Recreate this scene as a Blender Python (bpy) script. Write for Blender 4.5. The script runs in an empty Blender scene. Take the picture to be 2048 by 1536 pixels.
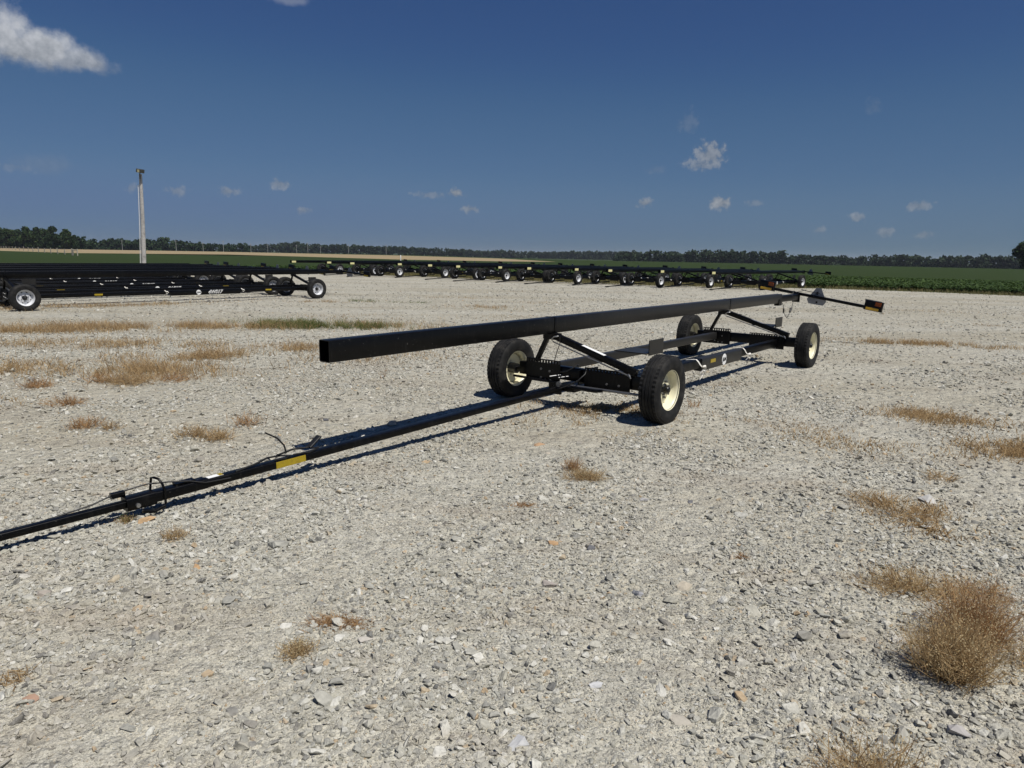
import bpy, bmesh, math, random
import numpy as np
from mathutils import Vector, Matrix, Euler
PI = math.pi
rng = np.random.default_rng(7)
random.seed(7)
S = bpy.context.scene
C = S.collection

# ------------------------------------------------------------------ camera
CAM_H = 1.7
p, r = math.radians(10.519), math.radians(1.0026)
r0, u0, fw = Vector((1, 0, 0)), Vector((0, math.sin(p), math.cos(p))), Vector((0, math.cos(p), -math.sin(p)))
right = math.cos(r) * r0 + math.sin(r) * u0
up = -math.sin(r) * r0 + math.cos(r) * u0
cd = bpy.data.cameras.new('camera')
cd.sensor_fit = 'HORIZONTAL'; cd.sensor_width = 36.0; cd.lens = 1400 / 2048 * 36
cd.clip_start = 0.05; cd.clip_end = 20000
cam = bpy.data.objects.new('camera', cd); C.objects.link(cam)
M = Matrix.Identity(4)
for i in range(3):
    M[i][0], M[i][1], M[i][2] = right[i], up[i], -fw[i]
M[2][3] = CAM_H
cam.matrix_world = M
S.camera = cam

# ------------------------------------------------------------------ sun, sky, exposure
SUN = Vector((0.385, -0.385, 1.0)).normalized()
EL = math.asin(SUN.z); AZ = math.atan2(SUN.x, SUN.y)
sd = bpy.data.lights.new('sun', 'SUN'); sd.energy = 5.0; sd.angle = math.radians(0.53); sd.color = (1.0, 0.962, 0.905)
sun = bpy.data.objects.new('sun', sd); C.objects.link(sun)
sun.rotation_euler = SUN.to_track_quat('Z', 'Y').to_euler(); sun.location = (20, -20, 40)
SKY_STRENGTH = 0.05
S.view_settings.view_transform = 'Standard'; S.view_settings.look = 'None'
S.view_settings.exposure = 0.0; S.view_settings.gamma = 1.0
S.view_settings.use_curve_mapping = False
S.cycles.max_bounces = 4; S.cycles.diffuse_bounces = 2; S.cycles.glossy_bounces = 2; S.cycles.volume_bounces = 0; S.cycles.use_denoising = True; S.cycles.use_adaptive_sampling = True; S.cycles.adaptive_threshold = 0.02

W = bpy.data.worlds.new('World'); S.world = W; W.use_nodes = True
def build_world():
    nt = W.node_tree; nt.nodes.clear(); N = nt.nodes.new; L = nt.links.new
    sky = N('ShaderNodeTexSky'); sky.sky_type = 'NISHITA'; sky.sun_disc = False
    sky.sun_elevation = EL; sky.sun_rotation = AZ; sky.altitude = 200
    sky.air_density = 1.0; sky.dust_density = 0.1; sky.ozone_density = 4.0
    bg = N('ShaderNodeBackground'); bg.inputs[1].default_value = SKY_STRENGTH
    tint = N('ShaderNodeMix'); tint.data_type = 'RGBA'; tint.blend_type = 'MULTIPLY'; tint.inputs[0].default_value = 1.0
    tint.inputs[7].default_value = (.605 / 6, .90 / 6, 1.46 / 6, 1); gm = N('ShaderNodeGamma'); gm.inputs[1].default_value = .72; L(sky.outputs[0], gm.inputs[0]); L(gm.outputs[0], tint.inputs[6])
    cu = N('ShaderNodeRGBCurve'); mp = cu.mapping; mp.use_clip = False       # the air thickens quickly, then levels out towards the horizon
    for ch, pts in ((0, ((.137, .123), (.187, .215), (.24, .285), (.297, .350), (.417, .392), (1, .85))), (1, ((.297, .282), (.39, .44), (.47, .525), (.55, .595), (.65, .605), (1, .9)))):
        c_ = mp.curves[ch]; c_.points[1].location = pts[-1]
        for q in pts[:-1]: c_.points.new(*q)
    mp.update(); L(tint.outputs[2], cu.inputs[1])
    sc6 = N('ShaderNodeVectorMath'); sc6.operation = 'SCALE'; sc6.inputs['Scale'].default_value = 6.0; L(cu.outputs[0], sc6.inputs[0]); L(sc6.outputs[0], bg.inputs[0])
    tc = N('ShaderNodeTexCoord')
    def math_(op, a, b=None, clamp=False):
        n = N('ShaderNodeMath'); n.operation = op; n.use_clamp = clamp
        for i, v in enumerate((a, b)):
            if v is None: continue
            if isinstance(v, (int, float)): n.inputs[i].default_value = v
            else: L(v, n.inputs[i])
        return n.outputs[0]
    # direction as (azimuth, elevation)
    sx = N('ShaderNodeSeparateXYZ'); L(tc.outputs['Generated'], sx.inputs[0])
    azel = N('ShaderNodeCombineXYZ'); L(math_('ARCTAN2', sx.outputs[0], sx.outputs[1]), azel.inputs[0]); L(math_('ARCSINE', sx.outputs[2]), azel.inputs[1])
    noise = N('ShaderNodeTexNoise'); noise.inputs['Scale'].default_value = 26; noise.inputs['Detail'].default_value = 9
    noise.inputs['Roughness'].default_value = 0.62
    L(tc.outputs['Generated'], noise.inputs['Vector'])
    nz = math_('SUBTRACT', noise.outputs[0], 0.5)
    fine = N('ShaderNodeTexNoise'); fine.inputs['Scale'].default_value = 95; fine.inputs['Detail'].default_value = 6
    fine.inputs['Roughness'].default_value = 0.6
    L(tc.outputs['Generated'], fine.inputs['Vector'])
    nf = math_('SUBTRACT', fine.outputs[0], 0.5)
    # azimuth, elevation, half width, half height, opacity, noise amplitude, which noise
    clouds = [(-0.600, 0.229, .030, .030, .95, 1.3, 0), (-0.572, 0.214, .050, .021, .95, 1.2, 0), (-0.535, 0.209, .045, .014, .80, 1.2, 0),
              (-0.515, 0.210, .022, .013, .5, 1.2, 0), (-0.625, 0.221, .035, .030, .95, 1.2, 0), (-0.66, 0.225, .05, .030, .95, 1.2, 0),
              (.2600, .1330, .023, .018, .72, 1.7, 1), (.2530, .1210, .030, .009, .55, 1.6, 1), (.2777, .0715, .018, .009, .62, 1.6, 1),
              (.1780, .0714, .013, .006, .50, 1.7, 1), (.2300, .1726, .016, .013, .16, 1.6, 1), (-.3791, .0726, .014, .006, .38, 1.7, 1),
              (-.3144, .0849, .014, .007, .36, 1.7, 1), (-.4375, .0697, .015, .007, .30, 1.7, 1), (-.4871, .0712, .010, .006, .25, 1.7, 1),
              (-.2873, .0522, .012, .005, .33, 1.7, 1), (-.0819, .0812, .013, .007, .55, 1.7, 1), (-.1175, .0776, .024, .005, .26, 1.8, 1),
              (-.0625, .0602, .014, .006, .45, 1.7, 1), (.4443, .0512, .011, .006, .38, 1.7, 1), (.5080, .0653, .018, .007, .34, 1.9, 1),
              (.4767, .0341, .011, .007, .30, 1.7, 1), (.5189, .0312, .012, .005, .28, 1.7, 1), (.4023, .0370, .010, .004, .26, 1.7, 1),
              (-.2962, .3020, .036, .008, .24, 1.6, 0), (.4490, .1826, .011, .009, .12, 1.6, 1), (-.5699, .0919, .045, .012, .10, 1.9, 0),
              (.3206, .0713, .012, .005, .22, 1.8, 1), (.19, .115, .012, .006, .12, 1.8, 1), (-.6037, .0865, .03, .006, .13, 1.9, 1),
              # the same fair weather cumulus goes on outside the frame
              (1.1, .12, .05, .02, .7, 1.5, 0), (1.6, .2, .06, .03, .8, 1.4, 0), (2.4, .16, .06, .02, .7, 1.4, 0), (-1.2, .14, .05, .02, .7, 1.5, 0),
              (-1.9, .22, .07, .03, .8, 1.4, 0), (-2.7, .15, .06, .02, .7, 1.4, 0), (3.1, .25, .07, .03, .8, 1.4, 0)]
    clouds = [(a_, e_, w_, h_ * 1.12, o_ if e_ > .11 else min(.85, o_ * 1.45), q_, k_) for a_, e_, w_, h_, o_, q_, k_ in clouds]
    alpha = None; n0 = math_('MULTIPLY', nz, 2.0); n1 = math_('MULTIPLY', nf, 2.8)
    for az, el, w, h, op, amp, which in clouds:
        vm = N('ShaderNodeVectorMath'); vm.operation = 'MULTIPLY_ADD'; L(azel.outputs[0], vm.inputs[0])
        vm.inputs[1].default_value = (1 / w, 1 / h, 0); vm.inputs[2].default_value = (-az / w, -el / h, 0)
        ln = N('ShaderNodeVectorMath'); ln.operation = 'LENGTH'; L(vm.outputs[0], ln.inputs[0])
        m = N('ShaderNodeMapRange'); m.interpolation_type = 'SMOOTHSTEP'
        m.inputs[1].default_value = 1.05; m.inputs[2].default_value = 0.25; m.inputs[3].default_value = 0; m.inputs[4].default_value = op
        L(math_('SUBTRACT', ln.outputs['Value'], n1 if which else n0), m.inputs[0])
        alpha = m.outputs[0] if alpha is None else math_('MAXIMUM', alpha, m.outputs[0])
    lit = N('ShaderNodeMapRange'); lit.inputs[1].default_value = .185; lit.inputs[2].default_value = .245; L(azel.outputs[0], lit.inputs[0])
    se = N('ShaderNodeSeparateXYZ'); L(azel.outputs[0], se.inputs[0]); L(se.outputs[1], lit.inputs[0])
    ramp = N('ShaderNodeMapRange'); ramp.inputs[1].default_value = .1; ramp.inputs[2].default_value = 1.15
    L(math_('ADD', math_('ADD', lit.outputs[0], .25), math_('MULTIPLY', nf, 1.6)), ramp.inputs[0])
    cm = N('ShaderNodeMix'); cm.data_type = 'RGBA'
    cm.inputs[6].default_value = (.20, .225, .26, 1); cm.inputs[7].default_value = (.50, .52, .56, 1)
    L(ramp.outputs[0], cm.inputs[0])
    cb = N('ShaderNodeBackground'); cb.inputs[1].default_value = 1.0; L(cm.outputs[2], cb.inputs[0])
    mx = N('ShaderNodeMixShader'); L(alpha, mx.inputs[0]); L(bg.outputs[0], mx.inputs[1]); L(cb.outputs[0], mx.inputs[2])
    out = N('ShaderNodeOutputWorld'); L(mx.outputs[0], out.inputs[0])
build_world()
W.cycles.sampling_method = 'MANUAL'; W.cycles.sample_map_resolution = 256

# ------------------------------------------------------------------ helpers: mesh builder
class MB:
    def __init__(self): self.v = []; self.f = []
    def add(self, verts, faces):
        b = len(self.v); self.v += [tuple(q) for q in verts]; self.f += [tuple(b + i for i in q) for q in faces]; return self
    def box(self, s0, s1, t0, t1, h0, h1):          # trailer coordinates: along, to the near side, up
        P = [(s, -t, h) for h in (h0, h1) for t in (t0, t1) for s in (s0, s1)]
        return self.add(P, [(0, 1, 3, 2), (4, 6, 7, 5), (0, 4, 5, 1), (2, 3, 7, 6), (0, 2, 6, 4), (1, 5, 7, 3)])
    def bar(self, a, b, w, h, ch=0.006, wall=0.0, upv=(0, 0, 1)):   # rectangular tube with rounded long edges, a and b in trailer coordinates
        a = Vector((a[0], -a[1], a[2])); b = Vector((b[0], -b[1], b[2]))
        d = (b - a).normalized(); u = Vector(upv); x = d.cross(u).normalized(); y = x.cross(d).normalized()
        def prof(w, h, ch):
            o = []
            for cx, cy, a0 in ((1, 1, 0), (-1, 1, 90), (-1, -1, 180), (1, -1, 270)):
                for k in (0, 45, 90):
                    q = math.radians(a0 + k)
                    o.append((cx * (w / 2 - ch) + ch * math.cos(q), cy * (h / 2 - ch) + ch * math.sin(q)))
            return o
        o = prof(w, h, ch); n = len(o)
        A = [a + x * i + y * j for i, j in o]; B = [b + x * i + y * j for i, j in o]
        F = [(i, (i + 1) % n, n + (i + 1) % n, n + i) for i in range(n)]
        F = [q[::-1] for q in F]
        if wall <= 0:
            F += [tuple(range(n)), tuple(range(2 * n - 1, n - 1, -1))]
            return self.add(A + B, F)
        i_ = prof(w - 2 * wall, h - 2 * wall, max(ch - wall, .002))
        A2 = [a + x * i + y * j for i, j in i_]; B2 = [b + x * i + y * j for i, j in i_]
        for i in range(n):
            k = (i + 1) % n
            F += [(2 * n + i, 3 * n + i, 3 * n + k, 2 * n + k)[::-1], (i, 2 * n + i, 2 * n + k, k)[::-1], (n + i, n + k, 3 * n + k, 3 * n + i)[::-1]]
        return self.add(A + B + A2 + B2, F)
    def tube(self, pts, rad, seg=8, caps=True):      # round tube through trailer-coordinate points
        P = [Vector((q[0], -q[1], q[2])) for q in pts]; n = len(P); V = []; F = []
        rads = rad if isinstance(rad, (list, tuple)) else [rad] * n
        ref = Vector((0.31, 0.17, 0.93)).normalized()
        for i, q in enumerate(P):
            d = (P[min(i + 1, n - 1)] - P[max(i - 1, 0)]).normalized()
            x = d.cross(ref); x = x.normalized() if x.length > 1e-4 else Vector((1, 0, 0)); y = d.cross(x)
            V += [q + (x * math.cos(2 * PI * k / seg) + y * math.sin(2 * PI * k / seg)) * rads[i] for k in range(seg)]
        for i in range(n - 1):
            for k in range(seg):
                j = (k + 1) % seg
                F.append((i * seg + k, i * seg + j, (i + 1) * seg + j, (i + 1) * seg + k))
        if caps: F += [tuple(range(seg))[::-1], tuple(range((n - 1) * seg, n * seg))]
        return self.add(V, F)
    def lathe(self, prof, seg=32, skip=None, odd=None, closed=False):   # (radius, outward) profile spun about the wheel axle (outward = -y)
        V = []; F = []; n = len(prof)
        for k in range(seg):
            q = 2 * PI * k / seg
            for i, (rr, a) in enumerate(prof):
                if odd and (k % 2) and i in odd: rr -= odd[i]
                V.append((rr * math.cos(q), -a, rr * math.sin(q)))
        for k in range(seg):
            j = (k + 1) % seg
            for i in range(n if closed else n - 1):
                e = (i + 1) % n
                if skip and skip(k, i): continue
                F.append((k * n + i, k * n + e, j * n + e, j * n + i))
        return self.add(V, F)
    def mesh(self, name, mat, smooth=None):
        m = bpy.data.meshes.new(name); m.from_pydata(self.v, [], self.f)
        if mat is not None: m.materials.append(mat)
        if smooth:
            m.polygons.foreach_set('use_smooth', [True] * len(m.polygons)); m.set_sharp_from_angle(angle=math.radians(smooth))
        m.update(); return m
def place(name, mesh, parent=None, loc=(0, 0, 0), rot=(0, 0, 0)):
    o = bpy.data.objects.new(name, mesh); C.objects.link(o); o.location = loc; o.rotation_euler = rot
    if parent is not None: o.parent = parent
    return o
def part(name, mb, mat, parent, smooth=None, loc=(0, 0, 0), rot=(0, 0, 0)):
    return place(name, mb.mesh(name, mat, smooth), parent, loc, rot)
def tag(o, label=None, cat=None, group=None, kind=None):
    if label: o['label'] = label
    if cat: o['category'] = cat
    if group: o['group'] = group
    if kind: o['kind'] = kind
    return o
def copy_tree(o, parent=None):
    c_ = o.copy(); C.objects.link(c_); c_.parent = parent
    for ch in list(o.children): copy_tree(ch, c_)
    return c_

# ------------------------------------------------------------------ helpers: materials
def principled(name):
    m = bpy.data.materials.new(name); m.use_nodes = True
    return m, m.node_tree, m.node_tree.nodes['Principled BSDF']
def simple(name, col, rough=0.5, metal=0.0, spec=0.5, noise=None, bump=None, coat=0.0):
    m, nt, b = principled(name); N = nt.nodes.new; L = nt.links.new
    b.inputs['Base Color'].default_value = (*col, 1); b.inputs['Roughness'].default_value = rough
    b.inputs['Metallic'].default_value = metal; b.inputs['Specular IOR Level'].default_value = spec
    if coat: b.inputs['Coat Weight'].default_value = coat; b.inputs['Coat Roughness'].default_value = .15
    tc = N('ShaderNodeTexCoord')
    if noise:
        sc, col2, lo, hi = noise
        n = N('ShaderNodeTexNoise'); n.inputs['Scale'].default_value = sc; n.inputs['Detail'].default_value = 8; n.inputs['Roughness'].default_value = .65
        L(tc.outputs['Object'], n.inputs['Vector'])
        mr = N('ShaderNodeMapRange'); mr.inputs[1].default_value = lo; mr.inputs[2].default_value = hi; L(n.outputs[0], mr.inputs[0])
        mx = N('ShaderNodeMix'); mx.data_type = 'RGBA'; mx.inputs[6].default_value = (*col, 1); mx.inputs[7].default_value = (*col2, 1)
        L(mr.outputs[0], mx.inputs[0]); L(mx.outputs[2], b.inputs['Base Color'])
    if bump:
        sc, st, di = bump
        n = N('ShaderNodeTexNoise'); n.inputs['Scale'].default_value = sc; n.inputs['Detail'].default_value = 4
        L(tc.outputs['Object'], n.inputs['Vector'])
        bp = N('ShaderNodeBump'); bp.inputs['Strength'].default_value = st; bp.inputs['Distance'].default_value = di
        L(n.outputs[0], bp.inputs['Height']); L(bp.outputs[0], b.inputs['Normal'])
    return m
def leaf_mat(name, a, b_, rough=0.6, trans=0.25, scale=3.0):
    m, nt, b = principled(name); N = nt.nodes.new; L = nt.links.new
    g = N('ShaderNodeNewGeometry'); oi = N('ShaderNodeObjectInfo')
    n = N('ShaderNodeTexNoise'); n.inputs['Scale'].default_value = scale; n.inputs['Detail'].default_value = 3
    L(g.outputs['Position'], n.inputs['Vector'])
    ad = N('ShaderNodeMath'); ad.operation = 'ADD'; L(n.outputs[0], ad.inputs[0])
    mu = N('ShaderNodeMath'); mu.operation = 'MULTIPLY_ADD'; L(g.outputs['Random Per Island'], mu.inputs[0]); mu.inputs[1].default_value = .9; mu.inputs[2].default_value = -.45
    L(mu.outputs[0], ad.inputs[1])
    mx = N('ShaderNodeMix'); mx.data_type = 'RGBA'; mx.inputs[6].default_value = (*a, 1); mx.inputs[7].default_value = (*b_, 1)
    ad.use_clamp = True
    L(ad.outputs[0], mx.inputs[0]); L(mx.outputs[2], b.inputs['Base Color'])
    b.inputs['Roughness'].default_value = rough; b.inputs['Specular IOR Level'].default_value = .08
    if trans:
        t = N('ShaderNodeBsdfTranslucent'); L(mx.outputs[2], t.inputs[0])
        ms = N('ShaderNodeMixShader'); ms.inputs[0].default_value = trans
        out = nt.nodes['Material Output']; L(b.outputs[0], ms.inputs[1]); L(t.outputs[0], ms.inputs[2]); L(ms.outputs[0], out.inputs[0])
    return m
def black_paint(name='black_paint', dark=(.0018, .0018, .0020), dust=(.012, .0115, .0105), along=None):
    m, nt, b = principled(name); N = nt.nodes.new; L = nt.links.new
    tc = N('ShaderNodeTexCoord')
    mp = N('ShaderNodeMapping'); mp.inputs['Scale'].default_value = (9, 9, 1.2); L(tc.outputs['Object'], mp.inputs[0])
    n = N('ShaderNodeTexNoise'); n.inputs['Scale'].default_value = 3.5; n.inputs['Detail'].default_value = 7; n.inputs['Roughness'].default_value = .7
    L(mp.outputs[0], n.inputs['Vector'])
    mr = N('ShaderNodeMapRange'); mr.inputs[1].default_value = .52; mr.inputs[2].default_value = .78; L(n.outputs[0], mr.inputs[0])
    sp = N('ShaderNodeTexNoise'); sp.inputs['Scale'].default_value = 60; sp.inputs['Detail'].default_value = 3; L(tc.outputs['Object'], sp.inputs['Vector'])
    ms = N('ShaderNodeMapRange'); ms.inputs[1].default_value = .70; ms.inputs[2].default_value = .76; L(sp.outputs[0], ms.inputs[0])
    mx = N('ShaderNodeMix'); mx.data_type = 'RGBA'; mx.inputs[6].default_value = (*dark, 1); mx.inputs[7].default_value = (*dust, 1)
    fac = mr.outputs[0]
    if along:                                   # road dust thickens along the beam
        sp_ = N('ShaderNodeSeparateXYZ'); L(tc.outputs['Object'], sp_.inputs[0])
        al = N('ShaderNodeMapRange'); al.inputs[1].default_value, al.inputs[2].default_value = along[:2]; al.inputs[3].default_value, al.inputs[4].default_value = along[2:]; L(sp_.outputs[0], al.inputs[0])
        ml = N('ShaderNodeMath'); ml.operation = 'MULTIPLY_ADD'; ml.use_clamp = True; L(mr.outputs[0], ml.inputs[0]); ml.inputs[1].default_value = .6; L(al.outputs[0], ml.inputs[2]); fac = ml.outputs[0]
    L(fac, mx.inputs[0])
    mx2 = N('ShaderNodeMix'); mx2.data_type = 'RGBA'; mx2.inputs[7].default_value = (.10, .095, .085, 1)
    L(ms.outputs[0], mx2.inputs[0]); L(mx.outputs[2], mx2.inputs[6]); L(mx2.outputs[2], b.inputs['Base Color'])
    rr = N('ShaderNodeMapRange'); rr.inputs[3].default_value = .22; rr.inputs[4].default_value = .45; L(n.outputs[0], rr.inputs[0]); L(rr.outputs[0], b.inputs['Roughness'])
    b.inputs['Specular IOR Level'].default_value = .22
    return m
def tyre_mat():
    m, nt, b = principled('tyre_rubber'); N = nt.nodes.new; L = nt.links.new
    tc = N('ShaderNodeTexCoord')
    n = N('ShaderNodeTexNoise'); n.inputs['Scale'].default_value = 9; n.inputs['Detail'].default_value = 6; L(tc.outputs['Object'], n.inputs['Vector'])
    mr = N('ShaderNodeMapRange'); mr.inputs[1].default_value = .45; mr.inputs[2].default_value = .75; L(n.outputs[0], mr.inputs[0])
    mx = N('ShaderNodeMix'); mx.data_type = 'RGBA'; mx.inputs[6].default_value = (.007, .007, .007, 1); mx.inputs[7].default_value = (.034, .032, .028, 1)
    L(mr.outputs[0], mx.inputs[0]); L(mx.outputs[2], b.inputs['Base Color'])
    b.inputs['Roughness'].default_value = .75; b.inputs['Specular IOR Level'].default_value = .3
    return m
def gravel_mat():
    m, nt, b = principled('gravel'); N = nt.nodes.new; L = nt.links.new
    tc = N('ShaderNodeTexCoord'); V = tc.outputs['Object']
    def noise(sc, det=5, rough=.6):
        n = N('ShaderNodeTexNoise'); n.inputs['Scale'].default_value = sc; n.inputs['Detail'].default_value = det; n.inputs['Roughness'].default_value = rough
        L(V, n.inputs['Vector']); return n.outputs[0]
    def ramp(fac, stops):
        cr = N('ShaderNodeValToRGB'); L(fac, cr.inputs[0]); e = cr.color_ramp.elements
        while len(e) > 2: e.remove(e[-1])
        for i, (pos, col) in enumerate(stops):
            q = e[i] if i < 2 else e.new(pos)
            q.position = pos; q.color = (col[0] * 1.08, col[1] * 1.085, col[2] * 1.01, 1)
        return cr.outputs[0]
    def mix(fac, a, c, mode='MIX'):
        x = N('ShaderNodeMix'); x.data_type = 'RGBA'; x.blend_type = mode
        if isinstance(fac, float): x.inputs[0].default_value = fac
        else: L(fac, x.inputs[0])
        for i, q in ((6, a), (7, c)):
            if isinstance(q, tuple): x.inputs[i].default_value = (*q, 1)
            else: L(q, x.inputs[i])
        return x.outputs[2]
    heights = []; cols = []
    for sc in (26.0, 62.0, 150.0, 9.5):
        dn = N('ShaderNodeTexNoise'); dn.inputs['Scale'].default_value = sc * 1.5; L(V, dn.inputs['Vector'])
        ma = N('ShaderNodeVectorMath'); ma.operation = 'MULTIPLY_ADD'; L(dn.outputs['Color'], ma.inputs[0]); ma.inputs[1].default_value = (.6 / sc,) * 3; L(V, ma.inputs[2])
        vo = N('ShaderNodeTexVoronoi'); vo.inputs['Scale'].default_value = sc; L(ma.outputs[0], vo.inputs['Vector'])
        sep = N('ShaderNodeSeparateColor'); L(vo.outputs['Color'], sep.inputs[0])
        heights.append((vo.outputs['Distance'], sep.outputs[0], sc)); cols.append((sep.outputs[0], sep.outputs[1]))
    stops = [(0.0, (.16, .155, .15)), (.10, (.33, .32, .30)), (.35, (.45, .44, .41)), (.62, (.52, .505, .465)), (.86, (.47, .435, .375)), (1.0, (.66, .65, .62))]
    c1 = ramp(cols[0][0], stops); c2 = ramp(cols[1][0], stops); c3 = ramp(cols[2][1], stops)
    base = mix(.5, c2, c3); base = mix(.35, base, c1); base = mix(.30, base, ramp(cols[3][0], stops))
    mp = N('ShaderNodeMapping'); mp.inputs['Rotation'].default_value = (0, 0, .25); mp.inputs['Scale'].default_value = (.10, .42, 1); L(V, mp.inputs[0])
    bn = N('ShaderNodeTexNoise'); bn.inputs['Scale'].default_value = 1.0; bn.inputs['Detail'].default_value = 6; L(mp.outputs[0], bn.inputs['Vector']); big = bn.outputs[0]; fac = N('ShaderNodeMapRange'); fac.inputs[1].default_value = .42; fac.inputs[2].default_value = .62; L(big, fac.inputs[0])
    tint = mix(fac.outputs[0], (1.0, .985, .96), (.88, .84, .77)); base = mix(1.0, base, tint, 'MULTIPLY')
    mq = N('ShaderNodeMapping'); mq.inputs['Rotation'].default_value = (0, 0, .2); mq.inputs['Scale'].default_value = (.45, 1.3, 1); L(V, mq.inputs[0])
    dn_ = N('ShaderNodeTexNoise'); dn_.inputs['Scale'].default_value = 1.0; dn_.inputs['Detail'].default_value = 8; dn_.inputs['Roughness'].default_value = .72; L(mq.outputs[0], dn_.inputs['Vector']); dirt = dn_.outputs[0]; fd = N('ShaderNodeMapRange'); fd.inputs[1].default_value = .53; fd.inputs[2].default_value = .70; fd.inputs[4].default_value = .62; L(dirt, fd.inputs[0])
    base = mix(fd.outputs[0], base, (.32, .285, .225))
    L(base, b.inputs['Base Color'])
    b.inputs['Roughness'].default_value = .9; b.inputs['Specular IOR Level'].default_value = .2
    hsum = None
    for d, rnd, sc in heights:
        i = N('ShaderNodeMath'); i.operation = 'MULTIPLY_ADD'; L(d, i.inputs[0]); i.inputs[1].default_value = -.9; L(rnd, i.inputs[2])
        k = N('ShaderNodeMath'); k.operation = 'MULTIPLY'; L(i.outputs[0], k.inputs[0]); k.inputs[1].default_value = .45 / sc
        if hsum is None: hsum = k.outputs[0]
        else:
            a = N('ShaderNodeMath'); a.operation = 'ADD'; L(hsum, a.inputs[0]); L(k.outputs[0], a.inputs[1]); hsum = a.outputs[0]
    bp = N('ShaderNodeBump'); bp.inputs['Strength'].default_value = 1.0; bp.inputs['Distance'].default_value = 1.0
    L(hsum, bp.inputs['Height']); L(bp.outputs[0], b.inputs['Normal'])
    return m
def stone_mat():
    m, nt, b = principled('limestone'); N = nt.nodes.new; L = nt.links.new
    oi = N('ShaderNodeObjectInfo'); tc = N('ShaderNodeTexCoord')
    cr = N('ShaderNodeValToRGB'); L(oi.outputs['Random'], cr.inputs[0]); e = cr.color_ramp.elements
    stops = [(0.0, (.15, .15, .15)), (.03, (.24, .235, .23)), (.16, (.35, .345, .325)), (.45, (.45, .44, .41)), (.62, (.39, .375, .33)), (.78, (.50, .49, .46)), (.955, (.62, .61, .59)), (.972, (.42, .32, .22)), (1.0, (.47, .42, .34))]
    for i, (pos, col) in enumerate(stops):
        q = e[i] if i < 2 else e.new(pos); q.position = pos; q.color = (col[0] * .93, col[1] * .925, col[2] * .855, 1)
    n = N('ShaderNodeTexNoise'); n.inputs['Scale'].default_value = 2.6; n.inputs['Detail'].default_value = 6; L(tc.outputs['Object'], n.inputs['Vector'])
    mr = N('ShaderNodeMapRange'); mr.inputs[1].default_value = .3; mr.inputs[2].default_value = .7; mr.inputs[3].default_value = .74; mr.inputs[4].default_value = 1.15; L(n.outputs[0], mr.inputs[0])
    mx = N('ShaderNodeMix'); mx.data_type = 'RGBA'; mx.blend_type = 'MULTIPLY'; mx.inputs[0].default_value = 1
    L(cr.outputs[0], mx.inputs[6]); L(mr.outputs[0], mx.inputs[7])
    g = N('ShaderNodeNewGeometry')
    mq = N('ShaderNodeMapping'); mq.inputs['Rotation'].default_value = (0, 0, .2); mq.inputs['Scale'].default_value = (.45, 1.3, 1); L(g.outputs['Position'], mq.inputs[0])
    dn = N('ShaderNodeTexNoise'); dn.inputs['Scale'].default_value = 1.0; dn.inputs['Detail'].default_value = 4; dn.inputs['Roughness'].default_value = .72; L(mq.outputs[0], dn.inputs['Vector'])
    fd = N('ShaderNodeMapRange'); fd.inputs[1].default_value = .50; fd.inputs[2].default_value = .70; fd.inputs[4].default_value = .55; L(dn.outputs[0], fd.inputs[0])
    ds = N('ShaderNodeMix'); ds.data_type = 'RGBA'; ds.inputs[7].default_value = (.33, .275, .205, 1); L(fd.outputs[0], ds.inputs[0]); L(mx.outputs[2], ds.inputs[6]); L(ds.outputs[2], b.inputs['Base Color'])
    b.inputs['Roughness'].default_value = .88; b.inputs['Specular IOR Level'].default_value = .2
    bp = N('ShaderNodeBump'); bp.inputs['Strength'].default_value = .35; bp.inputs['Distance'].default_value = .05
    L(n.outputs[0], bp.inputs['Height']); L(bp.outputs[0], b.inputs['Normal'])
    return m
def field_mat(name, a, b_, c_, sc=6.0, streak=None):
    m, nt, b = principled(name); N = nt.nodes.new; L = nt.links.new
    tc = N('ShaderNodeTexCoord'); src = tc.outputs['Object']
    if streak:
        mp = N('ShaderNodeMapping'); mp.inputs['Rotation'].default_value = (0, 0, streak[0]); mp.inputs['Scale'].default_value = streak[1]; L(src, mp.inputs[0]); src = mp.outputs[0]
    n = N('ShaderNodeTexNoise'); n.inputs['Scale'].default_value = sc; n.inputs['Detail'].default_value = 8; n.inputs['Roughness'].default_value = .7; L(src, n.inputs['Vector'])
    n2 = N('ShaderNodeTexNoise'); n2.inputs['Scale'].default_value = .02; n2.inputs['Detail'].default_value = 5; L(tc.outputs['Object'], n2.inputs['Vector'])
    m1 = N('ShaderNodeMapRange'); m1.inputs[1].default_value = .3; m1.inputs[2].default_value = .7; L(n.outputs[0], m1.inputs[0])
    m2 = N('ShaderNodeMapRange'); m2.inputs[1].default_value = .35; m2.inputs[2].default_value = .65; L(n2.outputs[0], m2.inputs[0])
    x = N('ShaderNodeMix'); x.data_type = 'RGBA'; x.inputs[6].default_value = (*a, 1); x.inputs[7].default_value = (*b_, 1); L(m1.outputs[0], x.inputs[0])
    y = N('ShaderNodeMix'); y.data_type = 'RGBA'; y.inputs[7].default_value = (*c_, 1); L(x.outputs[2], y.inputs[6])
    k = N('ShaderNodeMath'); k.operation = 'MULTIPLY'; k.inputs[1].default_value = .6; L(m2.outputs[0], k.inputs[0]); L(k.outputs[0], y.inputs[0])
    L(y.outputs[2], b.inputs['Base Color']); b.inputs['Roughness'].default_value = 1.0; b.inputs['Specular IOR Level'].default_value = .05
    return m
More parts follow.
